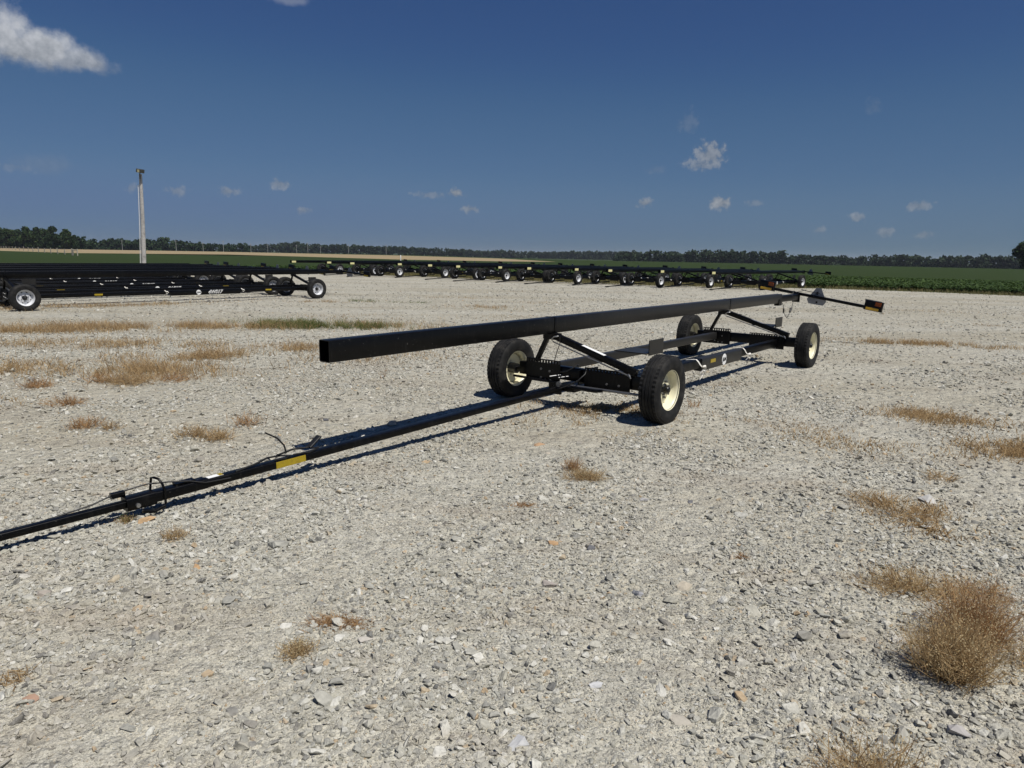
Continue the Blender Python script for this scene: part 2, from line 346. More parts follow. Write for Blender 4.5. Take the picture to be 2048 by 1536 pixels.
MAT = {
    'black': black_paint(), 'dusty': black_paint('dusty_black_paint', (.003, .003, .003), (.034, .032, .029), (-1.0, 1.5, -.15, .48)), 'dusty_rail': black_paint('dusty_rail_paint', (.006, .006, .006), (.030, .029, .027), (-9, -8, .1, .6)), 'tyre': tyre_mat(),
    'cream': simple('cream_enamel', (.74, .70, .50), .38, noise=(7, (.62, .56, .38), .55, .8)),
    'white_rim': simple('white_enamel', (.62, .63, .65), .38, noise=(7, (.46, .46, .45), .5, .8)),
    'hub': simple('black_hub', (.006, .006, .006), .35),
    'steel': simple('zinc_steel', (.42, .42, .41), .38, metal=.9, noise=(30, (.25, .24, .22), .5, .7)),
    'bolt': simple('bolt_steel', (.20, .20, .20), .4, metal=.8),
    'alu': simple('dull_aluminium', (.22, .23, .25), .55, metal=.3, noise=(12, (.16, .17, .19), .45, .7)),
    'yellow': simple('yellow_reflective', (.36, .26, .014), .35, noise=(40, (.28, .20, .014), .4, .7)), 'amber': simple('amber_reflective', (.62, .36, .03), .3),
    'pale_yellow': simple('pale_yellow_sticker', (.60, .56, .28), .5),
    'orange': simple('amber_lens', (.50, .11, .018), .25),
    'red': simple('red_lens', (.45, .02, .01), .25),
    'sticker': simple('white_sticker', (.78, .78, .76), .5),
    'ink': simple('black_ink', (.012, .012, .013), .6),
    'rubber': simple('black_cable', (.008, .008, .008), .5),
    'strap': simple('white_webbing', (.72, .70, .64), .85, noise=(40, (.52, .48, .40), .45, .7)),
    'pole': simple('weathered_wood', (.40, .39, .37), .9, noise=(5, (.25, .24, .225), .42, .65), bump=(25, .6, .02)),
    'post': simple('fence_wood', (.42, .39, .32), .9, noise=(6, (.28, .25, .2), .4, .7)),
    'conduit': simple('white_conduit', (.68, .68, .66), .5),
    'lamp': simple('lamp_housing', (.05, .05, .04), .5), 'lens': simple('lamp_lens', (.32, .30, .18), .2),
    'wire': simple('galvanised_wire', (.3, .3, .3), .5, metal=.6),
    'bark': simple('bark', (.07, .055, .04), .95),
    'gravel': gravel_mat(), 'stone': stone_mat(),
    'soy_ground': field_mat('soybean_leaf_cover', (.018, .030, .010), (.038, .056, .019), (.030, .046, .016), 5.0),
    'wheat': field_mat('ripe_wheat', (.24, .19, .11), (.31, .245, .15), (.28, .22, .135), 3.0),
    'far_ground': field_mat('far_pasture', (.022, .036, .012), (.040, .058, .020), (.032, .05, .017), 1.0),
    'verge': field_mat('rough_verge', (.10, .10, .045), (.20, .17, .09), (.07, .09, .03), 8.0),
    'soy': leaf_mat('soybean_leaf', (.022, .042, .012), (.070, .110, .034), .55, .2, 2.0),
    'dry': leaf_mat('dry_stems', (.27, .175, .085), (.54, .40, .22), .8, .4, 9.0),
    'dry_pale': leaf_mat('dry_seed_heads', (.40, .30, .15), (.60, .50, .31), .8, .35, 9.0),
    'rust': leaf_mat('rusty_stems', (.27, .15, .07), (.50, .33, .17), .8, .4, 9.0),
    'green': leaf_mat('green_blades', (.05, .09, .022), (.15, .19, .06), .6, .3, 4.0),
    'olive': leaf_mat('olive_blades', (.10, .11, .04), (.30, .25, .12), .7, .3, 2.0),
    'tree': leaf_mat('tree_leaves', (.016, .034, .012), (.055, .085, .028), .55, .15, .35),
    'tree2': leaf_mat('tree_leaves_dark', (.014, .030, .014), (.040, .066, .026), .55, .15, .2),
    'far_tree': leaf_mat('woodland_leaves', (.016, .030, .016), (.042, .064, .032), .6, .1, .05),
}

# ------------------------------------------------------------------ ground, lot, fields
def crest(az):                                  # distance at which the land starts to fall towards the woods
    k = min(1, max(0, (az + .25) / .35)); k = k * k * (3 - 2 * k)
    return 470 * (1 - k) + 235 * k
def drop(x, y):
    d = math.hypot(x, y); az = math.atan2(x, y)
    if abs(az) > 1.2: return 0.0
    c0 = crest(az); k = min(1, max(0, (d - c0) / 320)); k = k * k * (3 - 2 * k)
    return 5.0 * k
def make_ground():
    R = [0, 6, 15, 30, 60, 100, 150, 200, 235, 260, 290, 330, 380, 430, 470, 510, 560, 620, 700, 800, 1000, 1400, 2200, 4000, 9000]; n = 144
    V = [(0, 0, -.03)]; F = []
    for rr in R[1:]:
        for k in range(n):
            a = 2 * PI * k / n - PI; x, y = rr * math.sin(a), rr * math.cos(a)
            V.append((x, y, -.03 - drop(x, y)))
    for k in range(n): F.append((0, 1 + (k + 1) % n, 1 + k))
    for i in range(len(R) - 2):
        for k in range(n):
            j = (k + 1) % n; a = 1 + i * n
            F.append((a + k, a + j, a + n + j, a + n + k))
    mb = MB(); mb.add(V, F)
    tag(part('ground', mb, MAT['far_ground'], None), kind='structure')
make_ground()
def sheet(name, poly, z, mat):
    bm = bmesh.new(); f = bm.faces.new([bm.verts.new((x, y, z)) for x, y in poly]); bmesh.ops.triangulate(bm, faces=[f])
    bm.normal_update()
    for q in bm.faces:
        if q.normal.z < 0: q.normal_flip()
    m = bpy.data.meshes.new(name); bm.to_mesh(m); bm.free(); m.materials.append(mat)
    return tag(place(name, m), kind='structure')
EDGE = [(120, -10), (60, 20), (34, 32.5), (26.7, 36.9), (23.5, 39.6), (18.5, 42.0), (12.5, 42.6), (7.5, 44.4), (2.5, 47.0), (-4.8, 51.2), (-13.3, 56.2), (-30, 60), (-50, 62), (-85, 58)]
LOT = EDGE + [(-110, 30), (-110, -60), (120, -60)]
sheet('gravel_lot', LOT, 0.0, MAT['gravel'])
sheet('soybean_field', EDGE + [(-110, 90), (-185, 250), (-114, 185), (-90, 224), (-59.6, 198), (-26.5, 165), (-3.3, 164), (10.6, 176), (12, 235), (120, 205), (200, 130), (220, -10)], -.012, MAT['soy_ground'])
sheet('wheat_field', [(-155, 215), (-114, 185), (-90, 224), (-59.6, 198), (-26.5, 165), (-3.3, 164), (10.6, 176), (-5, 261), (-57, 355), (-183, 440), (-300, 400), (-260, 300)], -.008, MAT['wheat'])
def in_poly(P, poly):
    x, y = P[:, 0], P[:, 1]; r_ = np.zeros(len(P), bool); n = len(poly)
    for i in range(n):
        x1, y1 = poly[i]; x2, y2 = poly[(i + 1) % n]
        if y1 == y2: continue
        r_ ^= ((y1 > y) != (y2 > y)) & (x < (x2 - x1) * (y - y1) / (y2 - y1) + x1)
    return r_
def vnoise(P, sc, seed):                       # smooth value noise, 0..1
    g = np.random.default_rng(seed).random((64, 64)); q = P * sc; i = np.floor(q).astype(int); f = q - i; f = f * f * (3 - 2 * f)
    a = g[i[:, 0] % 64, i[:, 1] % 64]; b = g[(i[:, 0] + 1) % 64, i[:, 1] % 64]; c = g[i[:, 0] % 64, (i[:, 1] + 1) % 64]; d = g[(i[:, 0] + 1) % 64, (i[:, 1] + 1) % 64]
    return (a * (1 - f[:, 0]) + b * f[:, 0]) * (1 - f[:, 1]) + (c * (1 - f[:, 0]) + d * f[:, 0]) * f[:, 1]

# ------------------------------------------------------------------ scattering with geometry nodes (stuff only)
def scatter(name, pts, rots, scls, idx, sources, label):
    m = bpy.data.meshes.new(name); m.vertices.add(len(pts)); m.vertices.foreach_set('co', np.asarray(pts, np.float32).ravel())
    for nm, typ, dat in (('rot', 'FLOAT_VECTOR', rots), ('scl', 'FLOAT_VECTOR', scls)):
        a = m.attributes.new(nm, typ, 'POINT'); a.data.foreach_set('vector', np.asarray(dat, np.float32).ravel())
    a = m.attributes.new('idx', 'INT', 'POINT'); a.data.foreach_set('value', np.asarray(idx, np.int32))
    col = bpy.data.collections.new(name + '_pieces')
    for s in sources: col.objects.link(s)
    o = place(name, m); tag(o, label, None, None, 'stuff')
    ng = bpy.data.node_groups.new(name + '_nodes', 'GeometryNodeTree')
    ng.interface.new_socket('Geometry', in_out='INPUT', socket_type='NodeSocketGeometry'); ng.interface.new_socket('Geometry', in_out='OUTPUT', socket_type='NodeSocketGeometry')
    N = ng.nodes.new; L = ng.links.new
    gi, go = N('NodeGroupInput'), N('NodeGroupOutput')
    iop = N('GeometryNodeInstanceOnPoints'); ci = N('GeometryNodeCollectionInfo'); ci.inputs['Collection'].default_value = col
    ci.inputs['Separate Children'].default_value = True; ci.inputs['Reset Children'].default_value = True
    iop.inputs['Pick Instance'].default_value = True
    def na(nm, typ):
        n = N('GeometryNodeInputNamedAttribute'); n.data_type = typ; n.inputs['Name'].default_value = nm; return n.outputs['Attribute']
    e2r = N('FunctionNodeEulerToRotation')
    L(gi.outputs[0], iop.inputs['Points']); L(ci.outputs[0], iop.inputs['Instance']); L(na('rot', 'FLOAT_VECTOR'), e2r.inputs[0])
    L(e2r.outputs[0], iop.inputs['Rotation']); L(na('scl', 'FLOAT_VECTOR'), iop.inputs['Scale']); L(na('idx', 'INT'), iop.inputs['Instance Index'])
    L(iop.outputs[0], go.inputs[0])
    md = o.modifiers.new('scatter', 'NODES'); md.node_group = ng
    return o
def hull_mesh(name, seed, n=13, flat=.45, mat=None, jag=.25, size=1.0, rough=0):   # an angular chip of limestone about one unit long, resting on z = 0
    g = np.random.default_rng(seed); bm = bmesh.new()
    P = g.normal(size=(n, 3)); P /= np.linalg.norm(P, axis=1)[:, None]
    P *= (1 - jag * g.random((n, 1))); P = np.sign(P) * np.abs(P) ** .75
    P *= np.array([.5, .5 * (0.55 + .35 * g.random()), .5 * flat])
    P[:, 2] -= P[:, 2].min() * .6
    for q in P: bm.verts.new(q)
    bmesh.ops.convex_hull(bm, input=bm.verts)
    bmesh.ops.delete(bm, geom=[v for v in bm.verts if not v.link_faces], context='VERTS')
    if rough:                                   # broken, slightly worn faces
        bmesh.ops.dissolve_limit(bm, angle_limit=math.radians(8), verts=bm.verts, edges=bm.edges)
        bmesh.ops.bevel(bm, geom=list(bm.edges), offset=.009, segments=1, affect='EDGES', profile=.6)
        bmesh.ops.triangulate(bm, faces=bm.faces)
        for k in range(rough):
            bmesh.ops.subdivide_edges(bm, edges=bm.edges, cuts=1, use_grid_fill=True)
            bmesh.ops.triangulate(bm, faces=bm.faces)
        from mathutils import noise as mn
        for v in bm.verts:
            q = v.co * 5 + Vector((seed * 1.3, 0, 0)); d = mn.noise(q) * .022 + mn.noise(q * 2.7) * .012
            v.co += v.normal * d if v.normal.length else Vector()
    for v in bm.verts: v.co *= size
    bmesh.ops.recalc_face_normals(bm, faces=bm.faces)
    m = bpy.data.meshes.new(name); bm.to_mesh(m); bm.free(); m.materials.append(mat or MAT['stone']); return m
def wedge(n, r0_, r1_, half=.86):               # points spread evenly over the ground the camera faces, with a margin either side
    a = rng.uniform(-half, half, n); d = np.sqrt(rng.uniform(r0_ ** 2, r1_ ** 2, n)); return np.stack([d * np.sin(a), d * np.cos(a)], 1)
TRACK = [(-1.6, -2), (-.5, 2.2), (.45, 5.0), (2.4, 7.0), (5.2, 9.6), (9.5, 12.6), (16, 16), (30, 21)]
def off_track(q):                               # 1 away from the two wheel tracks, low on them
    best = np.full(len(q), 1e9); side = np.zeros(len(q))
    for (x0, y0), (x1, y1) in zip(TRACK[:-1], TRACK[1:]):
        ln = math.hypot(x1 - x0, y1 - y0); ux, uy = (x1 - x0) / ln, (y1 - y0) / ln; a_ = np.clip((q[:, 0] - x0) * ux + (q[:, 1] - y0) * uy, 0, ln)
        dx, dy = q[:, 0] - x0 - a_ * ux, q[:, 1] - y0 - a_ * uy; d_ = np.hypot(dx, dy); m_ = d_ < best; best[m_] = d_[m_]; side[m_] = (ux * dy - uy * dx)[m_]
    k = np.abs(np.abs(side) - .88) + .12 * (vnoise(q, 3, 21) - .5)
    return np.where(best > 1.6, 1.0, np.clip((k - .16) / .16, .22, 1))
def make_gravel():
    src = [bpy.data.objects.new('stone', hull_mesh('stone', 100 + i, 12 + i % 4, .34 + .08 * (i % 5))) for i in range(14)]
    src += [bpy.data.objects.new('worn_stone', hull_mesh('worn_stone', 200 + i, 15 + i % 5, .26 + .06 * (i % 4), None, .3, 1.0, 1)) for i in range(8)]; I = []
    P, Rr, Sc = [], [], []
    #      size, coverage, from, to
    bins = [(.009, .30, 1.2, 3.8), (.015, .34, 1.2, 6.6), (.025, .38, 1.2, 11.5), (.039, .18, 1.2, 20), (.058, .042, 1.2, 44), (.085, .0055, 1.6, 48)]
    for s, cov, a, b in bins:
        area = .86 * (b * b - a * a); n = int(area * cov / (.55 * s * s)); q = wedge(n, a, b)
        w = .45 + .9 * vnoise(q, .55, 3) if s < .02 else np.clip(3.3 * (.62 * vnoise(q, .42, 5) + .38 * vnoise(q, 1.6, 8) - .26), .06 if s < .035 else .35, 1.8)
        w = w * (off_track(q) if s > .02 else 1); d = np.hypot(q[:, 0], q[:, 1]); fade = np.clip((b - d) / (b * .35), 0, 1)
        keep = (rng.random(n) < w * fade) & in_poly(q, LOT); q = q[keep]; n = len(q)
        P_z = .04 if s > .02 else -.02; sz = s * np.exp(np.clip(rng.normal(0, .28, n), -.6, .45)); I.append(rng.integers(0, 14, n) if s < .05 else rng.integers(14, 22, n))
        P.append(np.stack([q[:, 0], q[:, 1], P_z * sz - .10 * sz * rng.random(n)], 1))
        Rr.append(np.stack([rng.normal(0, .40, n), rng.normal(0, .40, n), rng.uniform(0, 2 * PI, n)], 1))
        Sc.append(np.stack([sz * rng.uniform(.8, 1.4, n), sz, sz * rng.uniform(.7, 1.3, n)], 1))
    P, Rr, Sc = np.concatenate(P), np.concatenate(Rr), np.concatenate(Sc)
    print('gravel stones', len(P))
    scatter('gravel', P, Rr, Sc, np.concatenate(I), src, 'loose pale crushed limestone spread over the whole lot')
make_gravel()

# ------------------------------------------------------------------ blades, weeds
def blades(P, h, lean, w, seg=2):               # one narrow curved blade for each row of P; arrays
    n = len(P); a = rng.uniform(0, 2 * PI, n); b = rng.uniform(0, 2 * PI, n)
    L_ = h * lean; V = np.zeros((n, 2 * seg + 1, 3)); sx = np.cos(b) * w; sy = np.sin(b) * w
    for i in range(seg + 1):
        k = i / seg; cx = P[:, 0] + np.cos(a) * L_ * k ** 1.6; cy = P[:, 1] + np.sin(a) * L_ * k ** 1.6; cz = P[:, 2] + h * k * (1 - .25 * k * np.minimum(lean, 1.5))
        if i < seg:
            tw = (1 - .6 * k); V[:, 2 * i] = np.stack([cx - sx * tw, cy - sy * tw, cz], 1); V[:, 2 * i + 1] = np.stack([cx + sx * tw, cy + sy * tw, cz], 1)
        else: V[:, 2 * i] = np.stack([cx, cy, cz], 1)
    F = []
    base = np.arange(n) * (2 * seg + 1)
    quads = [np.stack([base + 2 * i, base + 2 * i + 1, base + 2 * i + 3, base + 2 * i + 2], 1) for i in range(seg - 1)]
    tris = np.stack([base + 2 * seg - 2, base + 2 * seg - 1, base + 2 * seg], 1)
    for q in quads: F += q.tolist()
    F += tris.tolist()
    return V.reshape(-1, 3), F
def quick_mesh(name, V, F, mat):
    m = bpy.data.meshes.new(name); m.from_pydata(np.asarray(V).tolist(), [], F); m.materials.append(mat); return m
def grass_patch(name, label, patches, mat, wmul=1.0):
    VV, FF = [], []; off = 0
    for x, y, rx, ry, rot, n, h in patches:
        u = rng.normal(0, .5, (int(n * .75), 2)) * np.array([1.1, 1.5]); q = np.stack([x + u[:, 0] * rx * math.cos(rot) - u[:, 1] * ry * math.sin(rot), y + u[:, 0] * rx * math.sin(rot) + u[:, 1] * ry * math.cos(rot)], 1)
        cl = .6 * vnoise(q, 1.3, 11) + .5 * vnoise(q, 4.5, 12) + .4 * vnoise(q, 11, 13); q = q[cl > .58 + .36 * rng.random(len(q))]; n2 = len(q)
        if not n2: continue
        V, F = blades(np.column_stack([q, np.zeros(n2)]), h * rng.uniform(.35, 1.15, n2), rng.uniform(.2, 1.6, n2), wmul * rng.uniform(.0022, .005, n2))
        VV.append(V); FF += [tuple(i + off for i in f) for f in F]; off += len(V)
    return tag(place(name, quick_mesh(name, np.concatenate(VV), FF, mat)), label, None, None, 'stuff')
def weed(name, label, loc, rad, h, n, mat='dry', seeds=0, seedmat='dry_pale', lean=1.0, squash=(1, 1), rotz=0, group='dry weeds growing through the gravel', wid=.0016, up_=.35):
    """a tuft of wiry stems that branch outwards from a common root"""
    V, F = [], []
    tips = []
    for i in range(n):
        az = random.uniform(0, 2 * PI); k = random.random() ** .55
        ln = h * random.uniform(.55, 1.1); tilt = k * 1.25 * lean
        d = Vector((math.sin(tilt) * math.cos(az), math.sin(tilt) * math.sin(az), math.cos(tilt) + .05))
        base = Vector((random.gauss(0, rad * up_), random.gauss(0, rad * up_), 0))
        reach = rad * k
        pts = []
        for j in range(4):
            t = j / 3
            q = base + Vector((math.cos(az) * reach * t ** .8, math.sin(az) * reach * t ** .8, ln * d.z * t * (1 - .18 * t * k)))
            q += Vector((random.gauss(0, .02), random.gauss(0, .02), random.gauss(0, .012))) * (h / .25) * t
            pts.append(q)
        b = random.uniform(0, 2 * PI); s = Vector((math.cos(b), math.sin(b), .3)) * wid * random.uniform(.7, 1.5)
        o = len(V)
        for j, q in enumerate(pts[:3]): V += [q - s * (1 - .25 * j), q + s * (1 - .25 * j)]
        V.append(pts[3]); F += [(o, o + 1, o + 3, o + 2), (o + 2, o + 3, o + 5, o + 4), (o + 4, o + 5, o + 6)]
        tips += [pts[3], pts[2], (pts[2] + pts[3]) / 2]
        for z in range(2):                     # side twigs
            q = pts[1].lerp(pts[2], random.random()); e = q + Vector((random.gauss(0, .3), random.gauss(0, .3), random.uniform(.05, .5))) * h * .45
            o = len(V); V += [q - s * .6, q + s * .6, e]; F.append((o, o + 1, o + 2)); tips.append(e)
    sx, sy = squash
    def fit(v): return (v[0] * sx, v[1] * sy, max(v[2], 0.001))
    root = place(name, quick_mesh(name, np.array([fit(v) for v in V]), F, MAT[mat]), None, (loc[0], loc[1], 0), (0, 0, rotz))
    if seeds:
        V, F = [], []
        for i in range(seeds):
            q = random.choice(tips); q = Vector(q) + Vector((random.gauss(0, .016), random.gauss(0, .016), random.gauss(0, .016))) * (h / .25 + .3)
            a, b = Vector((random.gauss(0, 1), random.gauss(0, 1), random.gauss(0, 1))).normalized() * .0032, Vector((random.gauss(0, 1), random.gauss(0, 1), random.gauss(0, 1))).normalized() * .0032
            o = len(V); V += [fit(q + a), fit(q + b), fit(q - a), fit(q - b)]; F += [(o, o + 1, o + 2), (o, o + 2, o + 3)]
        place('seed_heads', quick_mesh('seed_heads', np.array(V), F, MAT[seedmat]), root)
    return tag(root, label, 'weed', group)

# ------------------------------------------------------------------ header trailers
def text_mesh(txt, size, shear=0.0, offset=0.0):
    cu = bpy.data.curves.new('lettering', 'FONT'); cu.body = txt; cu.size = size; cu.align_x = 'CENTER'; cu.align_y = 'CENTER'; cu.shear = shear; cu.offset = offset; cu.resolution_u = 3
    o = bpy.data.objects.new('lettering', cu); C.objects.link(o)
    dg = bpy.context.evaluated_depsgraph_get(); m = bpy.data.meshes.new_from_object(o.evaluated_get(dg)); m.materials.clear()
    bpy.data.objects.remove(o); bpy.data.curves.remove(cu); m.name = 'lettering'; return m
WR = .36                                        # tyre radius
def wheel_meshes(rim_mat, holes, seg):
    tread = []
    w = .108
    prof = [(.203, -.078), (.215, -.092), (.25, -.106), (.30, -.110), (.335, -.102), (.350, -.090)]
    for a, b in ((-.090, -.058), (-.050, -.022), (-.014, .014), (.022, .050), (.058, .090)):
        rr = .3605 - .35 * max(abs(a), abs(b)) ** 2
        prof += [(rr - .009, a), (rr, a + .001), (rr, b - .001), (rr - .009, b)]
    prof += [(.350, .090), (.335, .102), (.30, .110), (.25, .106), (.215, .092), (.203, .078)]
    odd = {i: .007 for i, (rr, a) in enumerate(prof) if abs(a) > .056 and rr > .33}
    odd.update({i: .004 for i, (rr, a) in enumerate(prof) if .02 < abs(a) <= .056 and rr > .352})
    ty = MB(); ty.lathe(prof, seg, odd=odd)
    # raised band and lettering ring on both walls
    for i, (x_, y_, z_) in enumerate(ty.v):
        k = min(1, max(0, (-z_ - .24) / .12)); ty.v[i] = (x_, y_ * (1 + .07 * k), max(z_, -.3445))
    tyre = ty.mesh('tyre', MAT['tyre'], 26)
    rp = [(.204, .084), (.212, .090), (.208, .080), (.196, .072), (.190, .060), (.186, .020), (.178, -.004), (.166, -.010), (.158, -.008), (.136, .004), (.118, .014), (.085, .016), (.045, .016)]
    ip = [(.186, .020), (.182, -.045), (.190, -.066), (.198, -.076), (.212, -.090), (.204, -.084)]
    sk = (lambda k, i: i == 8 and (k % 6) in (2, 3)) if holes else None
    rm = MB(); rm.lathe(rp, 48, skip=sk); rm.lathe(ip, 48)
    rim = rm.mesh('wheel', rim_mat, 35)
    hb = MB()
    if rim_mat is MAT['white_rim']: hb.lathe([(.0, -.02), (.160, -.02), (.172, -.03), (.172, -.085), (.15, -.09), (.0, -.09)], 28)
    hb.lathe([(.0, .083), (.018, .082), (.030, .076), (.037, .066), (.039, .050), (.040, .034), (.060, .026), (.064, .018), (.060, -.09), (.0, -.09)], 20)
    hub = hb.mesh('hub', MAT['hub'], 40)
    ln = MB()
    for k in range(6):
        a0, a1 = PI / 3 * k, PI / 3 * (k + 1)
        ln.add([(.0, -.045, .0), (.011 * math.cos(a0), -.045, .011 * math.sin(a0)), (.011 * math.cos(a1), -.045, .011 * math.sin(a1)), (.011 * math.cos(a0), -.012, .011 * math.sin(a0)), (.011 * math.cos(a1), -.012, .011 * math.sin(a1))], [(0, 1, 2), (1, 3, 4, 2)])
    lug = ln.mesh('lug_nut', MAT['bolt'])
    return tyre, rim, hub, lug
def add_wheel(root, meshes, s, t, far, lugs, spin=0):
    tyre, rim, hub, lug = meshes
    w = place('wheel', rim, root, (s, -t, WR - .012), (0, 0, PI if far else 0))
    place('tyre', tyre, w); place('hub', hub, w)
    if lugs:
        for k in range(6):
            a = PI / 3 * k + spin; place('lug_nut', lug, w, (.082 * math.cos(a), 0, .082 * math.sin(a)))
    return w
def hexbolt(s, t, h, axis='s', r_=.013, ln=.014):
    mb = MB(); V = []
    for e in (0, 1):
        for k in range(6):
            a = PI / 3 * k; c_, d_ = r_ * math.cos(a), r_ * math.sin(a)
            V.append((s - e * ln, -t + c_, h + d_) if axis == 's' else (s + c_, -t - e * ln, h + d_))
    mb.add(V, [tuple(range(6)), tuple(range(11, 5, -1))] + [(k, (k + 1) % 6, 6 + (k + 1) % 6, 6 + k) for k in range(6)])
    return mb
def perforated(s, t0, t1, h0, h1, n, th=.008):
    mb = MB(); top = h1 - .040
    mb.box(s, s + th, t0, t1, h0, top); mb.box(s, s + th, t0, t1, h1 - .014, h1)
    step = (t1 - t0) / n
    for k in range(n + 1):
        c_ = t0 + k * step; mb.box(s, s + th, max(t0, c_ - step * .28), min(t1, c_ + step * .28), top, h1 - .014)
    return mb
def ribbon(pts, w, along=(1, 0, 0), th=.003):
    mb = MB(); A = Vector((along[0], -along[1], along[2])) * w / 2; P = [Vector((q[0], -q[1], q[2])) for q in pts]; V = []
    for i, q in enumerate(P):
        d = (P[min(i + 1, len(P) - 1)] - P[max(i - 1, 0)]).normalized(); n = d.cross(A).normalized() * th
        V += [q - A, q + A, q + A + n, q - A + n]
    F = []
    for i in range(len(P) - 1):
        for k in range(4): F.append((4 * i + k, 4 * i + (k + 1) % 4, 4 * i + 4 + (k + 1) % 4, 4 * i + 4 + k))
    F += [(3, 2, 1, 0), tuple(4 * (len(P) - 1) + k for k in range(4))]
    mb.add(V, F); return mb
def make_trailer(L, rim, detail, beam0, beam1, tongue, badge_s, model_s=None, tag_front=False, holes=False, sleeve=(2.0, 3.4), reflectors=(2.35,), gap=None):
    """detail 2 = the trailer in front, 1 = the group in the middle distance, 0 = the far row"""
    root = bpy.data.objects.new('header_trailer', None); C.objects.link(root); root.empty_display_size = .3
    K = MAT['black']; bt = -.425; bw, bh = .13, .18; hc = .91
    # load beam carried on two props
    part('load_beam', MB().bar((beam0, bt, hc), (beam1, bt, hc), bw, bh, .012, .007), MAT['dusty'] if detail == 2 else K, root, 60)
    for s in (-.02, L + .16):
        part('beam_collar', MB().bar((s - .018, bt, hc), (s + .018, bt, hc), bw + .010, bh + .010, .014, .006), K, root, 60)
    st = beam1 + 1.13
    part('beam_extension', MB().bar((beam1 - .3, bt + .01, hc - .01), (st, bt + .01, hc - .01), bw - .03, bh - .05, .010, .006), K, root, 60)
    pl = part('end_plate', MB().box(st - .012, st, bt - .075, bt + .085, hc - .12, hc + .075), K, root)
    if tag_front: part('tag', MB().box(beam0 + .06, beam0 + .40, bt + bw / 2 + .001, bt + bw / 2 + .005, hc - .07, hc + .055), MAT['pale_yellow'], root)
    # light bar at the rear
    lb0, lb1 = (st + .05, -1.20, 1.09), (st + .05, 1.22, .725); 
    if detail < 2: lb0, lb1 = (st + .05, -1.20, .97), (st + .05, 1.22, .80)
    sl = (lb1[2] - lb0[2]) / (lb1[1] - lb0[1])
    part('light_bar', MB().bar(lb0, lb1, .06, .06, .008), K, root, 60)
    for t0 in (-1.24, .93):
        mid = t0 + .17; hm = lb0[2] + sl * (mid - lb0[1])
        bx = part('lamp_box', MB().bar((st + .06, t0, hm - sl * .17 + .045), (st + .06, t0 + .34, hm + sl * .17 + .045), .07, .20, .010), K, root, 60)
        if detail == 2: part('lamp_grille', MB().bar((st + .020, t0 + .20, hm + .09 + sl * .03), (st + .020, t0 + .31, hm + .09 + sl * .14), .006, .075, .002), MAT['orange'], bx)
        part('reflector', MB().bar((st + .020, t0 + .03, hm - .020 - sl * .14), (st + .020, t0 + .27, hm - .020 + sl * .10), .008, .050, .002), MAT['amber' if detail == 2 else 'yellow'], bx)
        if detail == 2:
            g = MB()
            for k in range(5):
                a = t0 + .205 + .022 * k; g.box(st + .010, st + .016, a, a + .006, hm + .05 + sl * (a - mid), hm + .13 + sl * (a - mid))
            part('lamp_bars', g, MAT['black'], bx)
            q = [(st + .05, t0 + .01, hm + .12 - sl * .16), (st - .02, t0 + .01, hm + .16 - sl * .16), (st - .02, t0 + .33, hm + .16 + sl * .16), (st - .02, t0 + .34, hm - .03 + sl * .16), (st + .05, t0 + .34, hm - .05 + sl * .16)]
            part('lamp_guard', MB().tube(q, .005, 6), MAT['rubber'], bx, 60)
    # slow vehicle triangle seen from behind
    ec = (-.02, lb0[2] + sl * (-.02 - lb0[1]) - .015); tri = []
    for a, rr in ((90, .21), (210, .21), (330, .21)):
        for da in (-14, 14): q = math.radians(a + da - 7); tri.append((ec[0] + rr * math.cos(q), ec[1] + rr * math.sin(q)))
    em = MB(); n = 6
    em.add([(st + .10, -t, h) for t, h in tri] + [(st + .103, -t, h) for t, h in tri], [tuple(range(6)), tuple(range(11, 5, -1))] + [(k, (k + 1) % 6, 6 + (k + 1) % 6, 6 + k) for k in range(6)])
    e = part('emblem', em, MAT['alu'], root)
    if detail == 2:
        part('clip', MB().box(st + .092, st + .099, ec[0] - .018, ec[0] + .018, ec[1] + .065, ec[1] + .125), K, e)
        part('clip', MB().box(st + .092, st + .099, ec[0] - .018, ec[0] + .018, ec[1] - .115, ec[1] - .075), K, e)
    # frame rails: inner tube and a wider sleeve they telescope in
    ft = .51
    part('frame_rail', MB().bar((.05, -ft, .385), (L + .05, -ft, .385), .08, .115, .010), MAT['dusty_rail'] if detail == 2 else K, root, 60)
    part('frame_rail', MB().bar((.05, ft, .345), (L + .05, ft, .345), .08, .12, .010), K, root, 60)
    sv = part('rail_sleeve', MB().bar((sleeve[0], ft, .325), (sleeve[1], ft, .325), .115, .165, .014), MAT['dusty_rail'] if detail == 2 else K, root, 60)
    nf = ft + .0575 + .0015
    for s in reflectors: part('reflector', MB().box(s - .085, s + .085, nf, nf + .003, .325, .372) if sleeve[0] < s < sleeve[1] else MB().box(s - .11, s + .11, ft + .0405, ft + .044, .32, .37), MAT['yellow'], sv)
    if badge_s is not None:
        bd = MB(); bd.lathe([(.0, .002), (.076, .002), (.078, .0)], 28)
        b = part('badge', bd, MAT['sticker'], sv, None, (badge_s, -nf, .325))
        tm = text_mesh('J&M', .075, 0, .002); tm.materials.append(MAT['ink'])
        place('lettering', tm, b, (0, -.0045, 0), (PI / 2, 0, 0))
    if model_s is not None:
        tm = text_mesh('4WS17', .155, .35, .006); tm.materials.append(MAT['sticker'])
        le = place('lettering', tm, sv, (model_s, -nf - .001, .325), (PI / 2, 0, 0))
        tm = text_mesh('4WS17', .155, .35, -.004); tm.materials.append(MAT['ink'])
        place('lettering_fill', tm, sv, (model_s, -nf - .003, .325), (PI / 2, 0, 0))
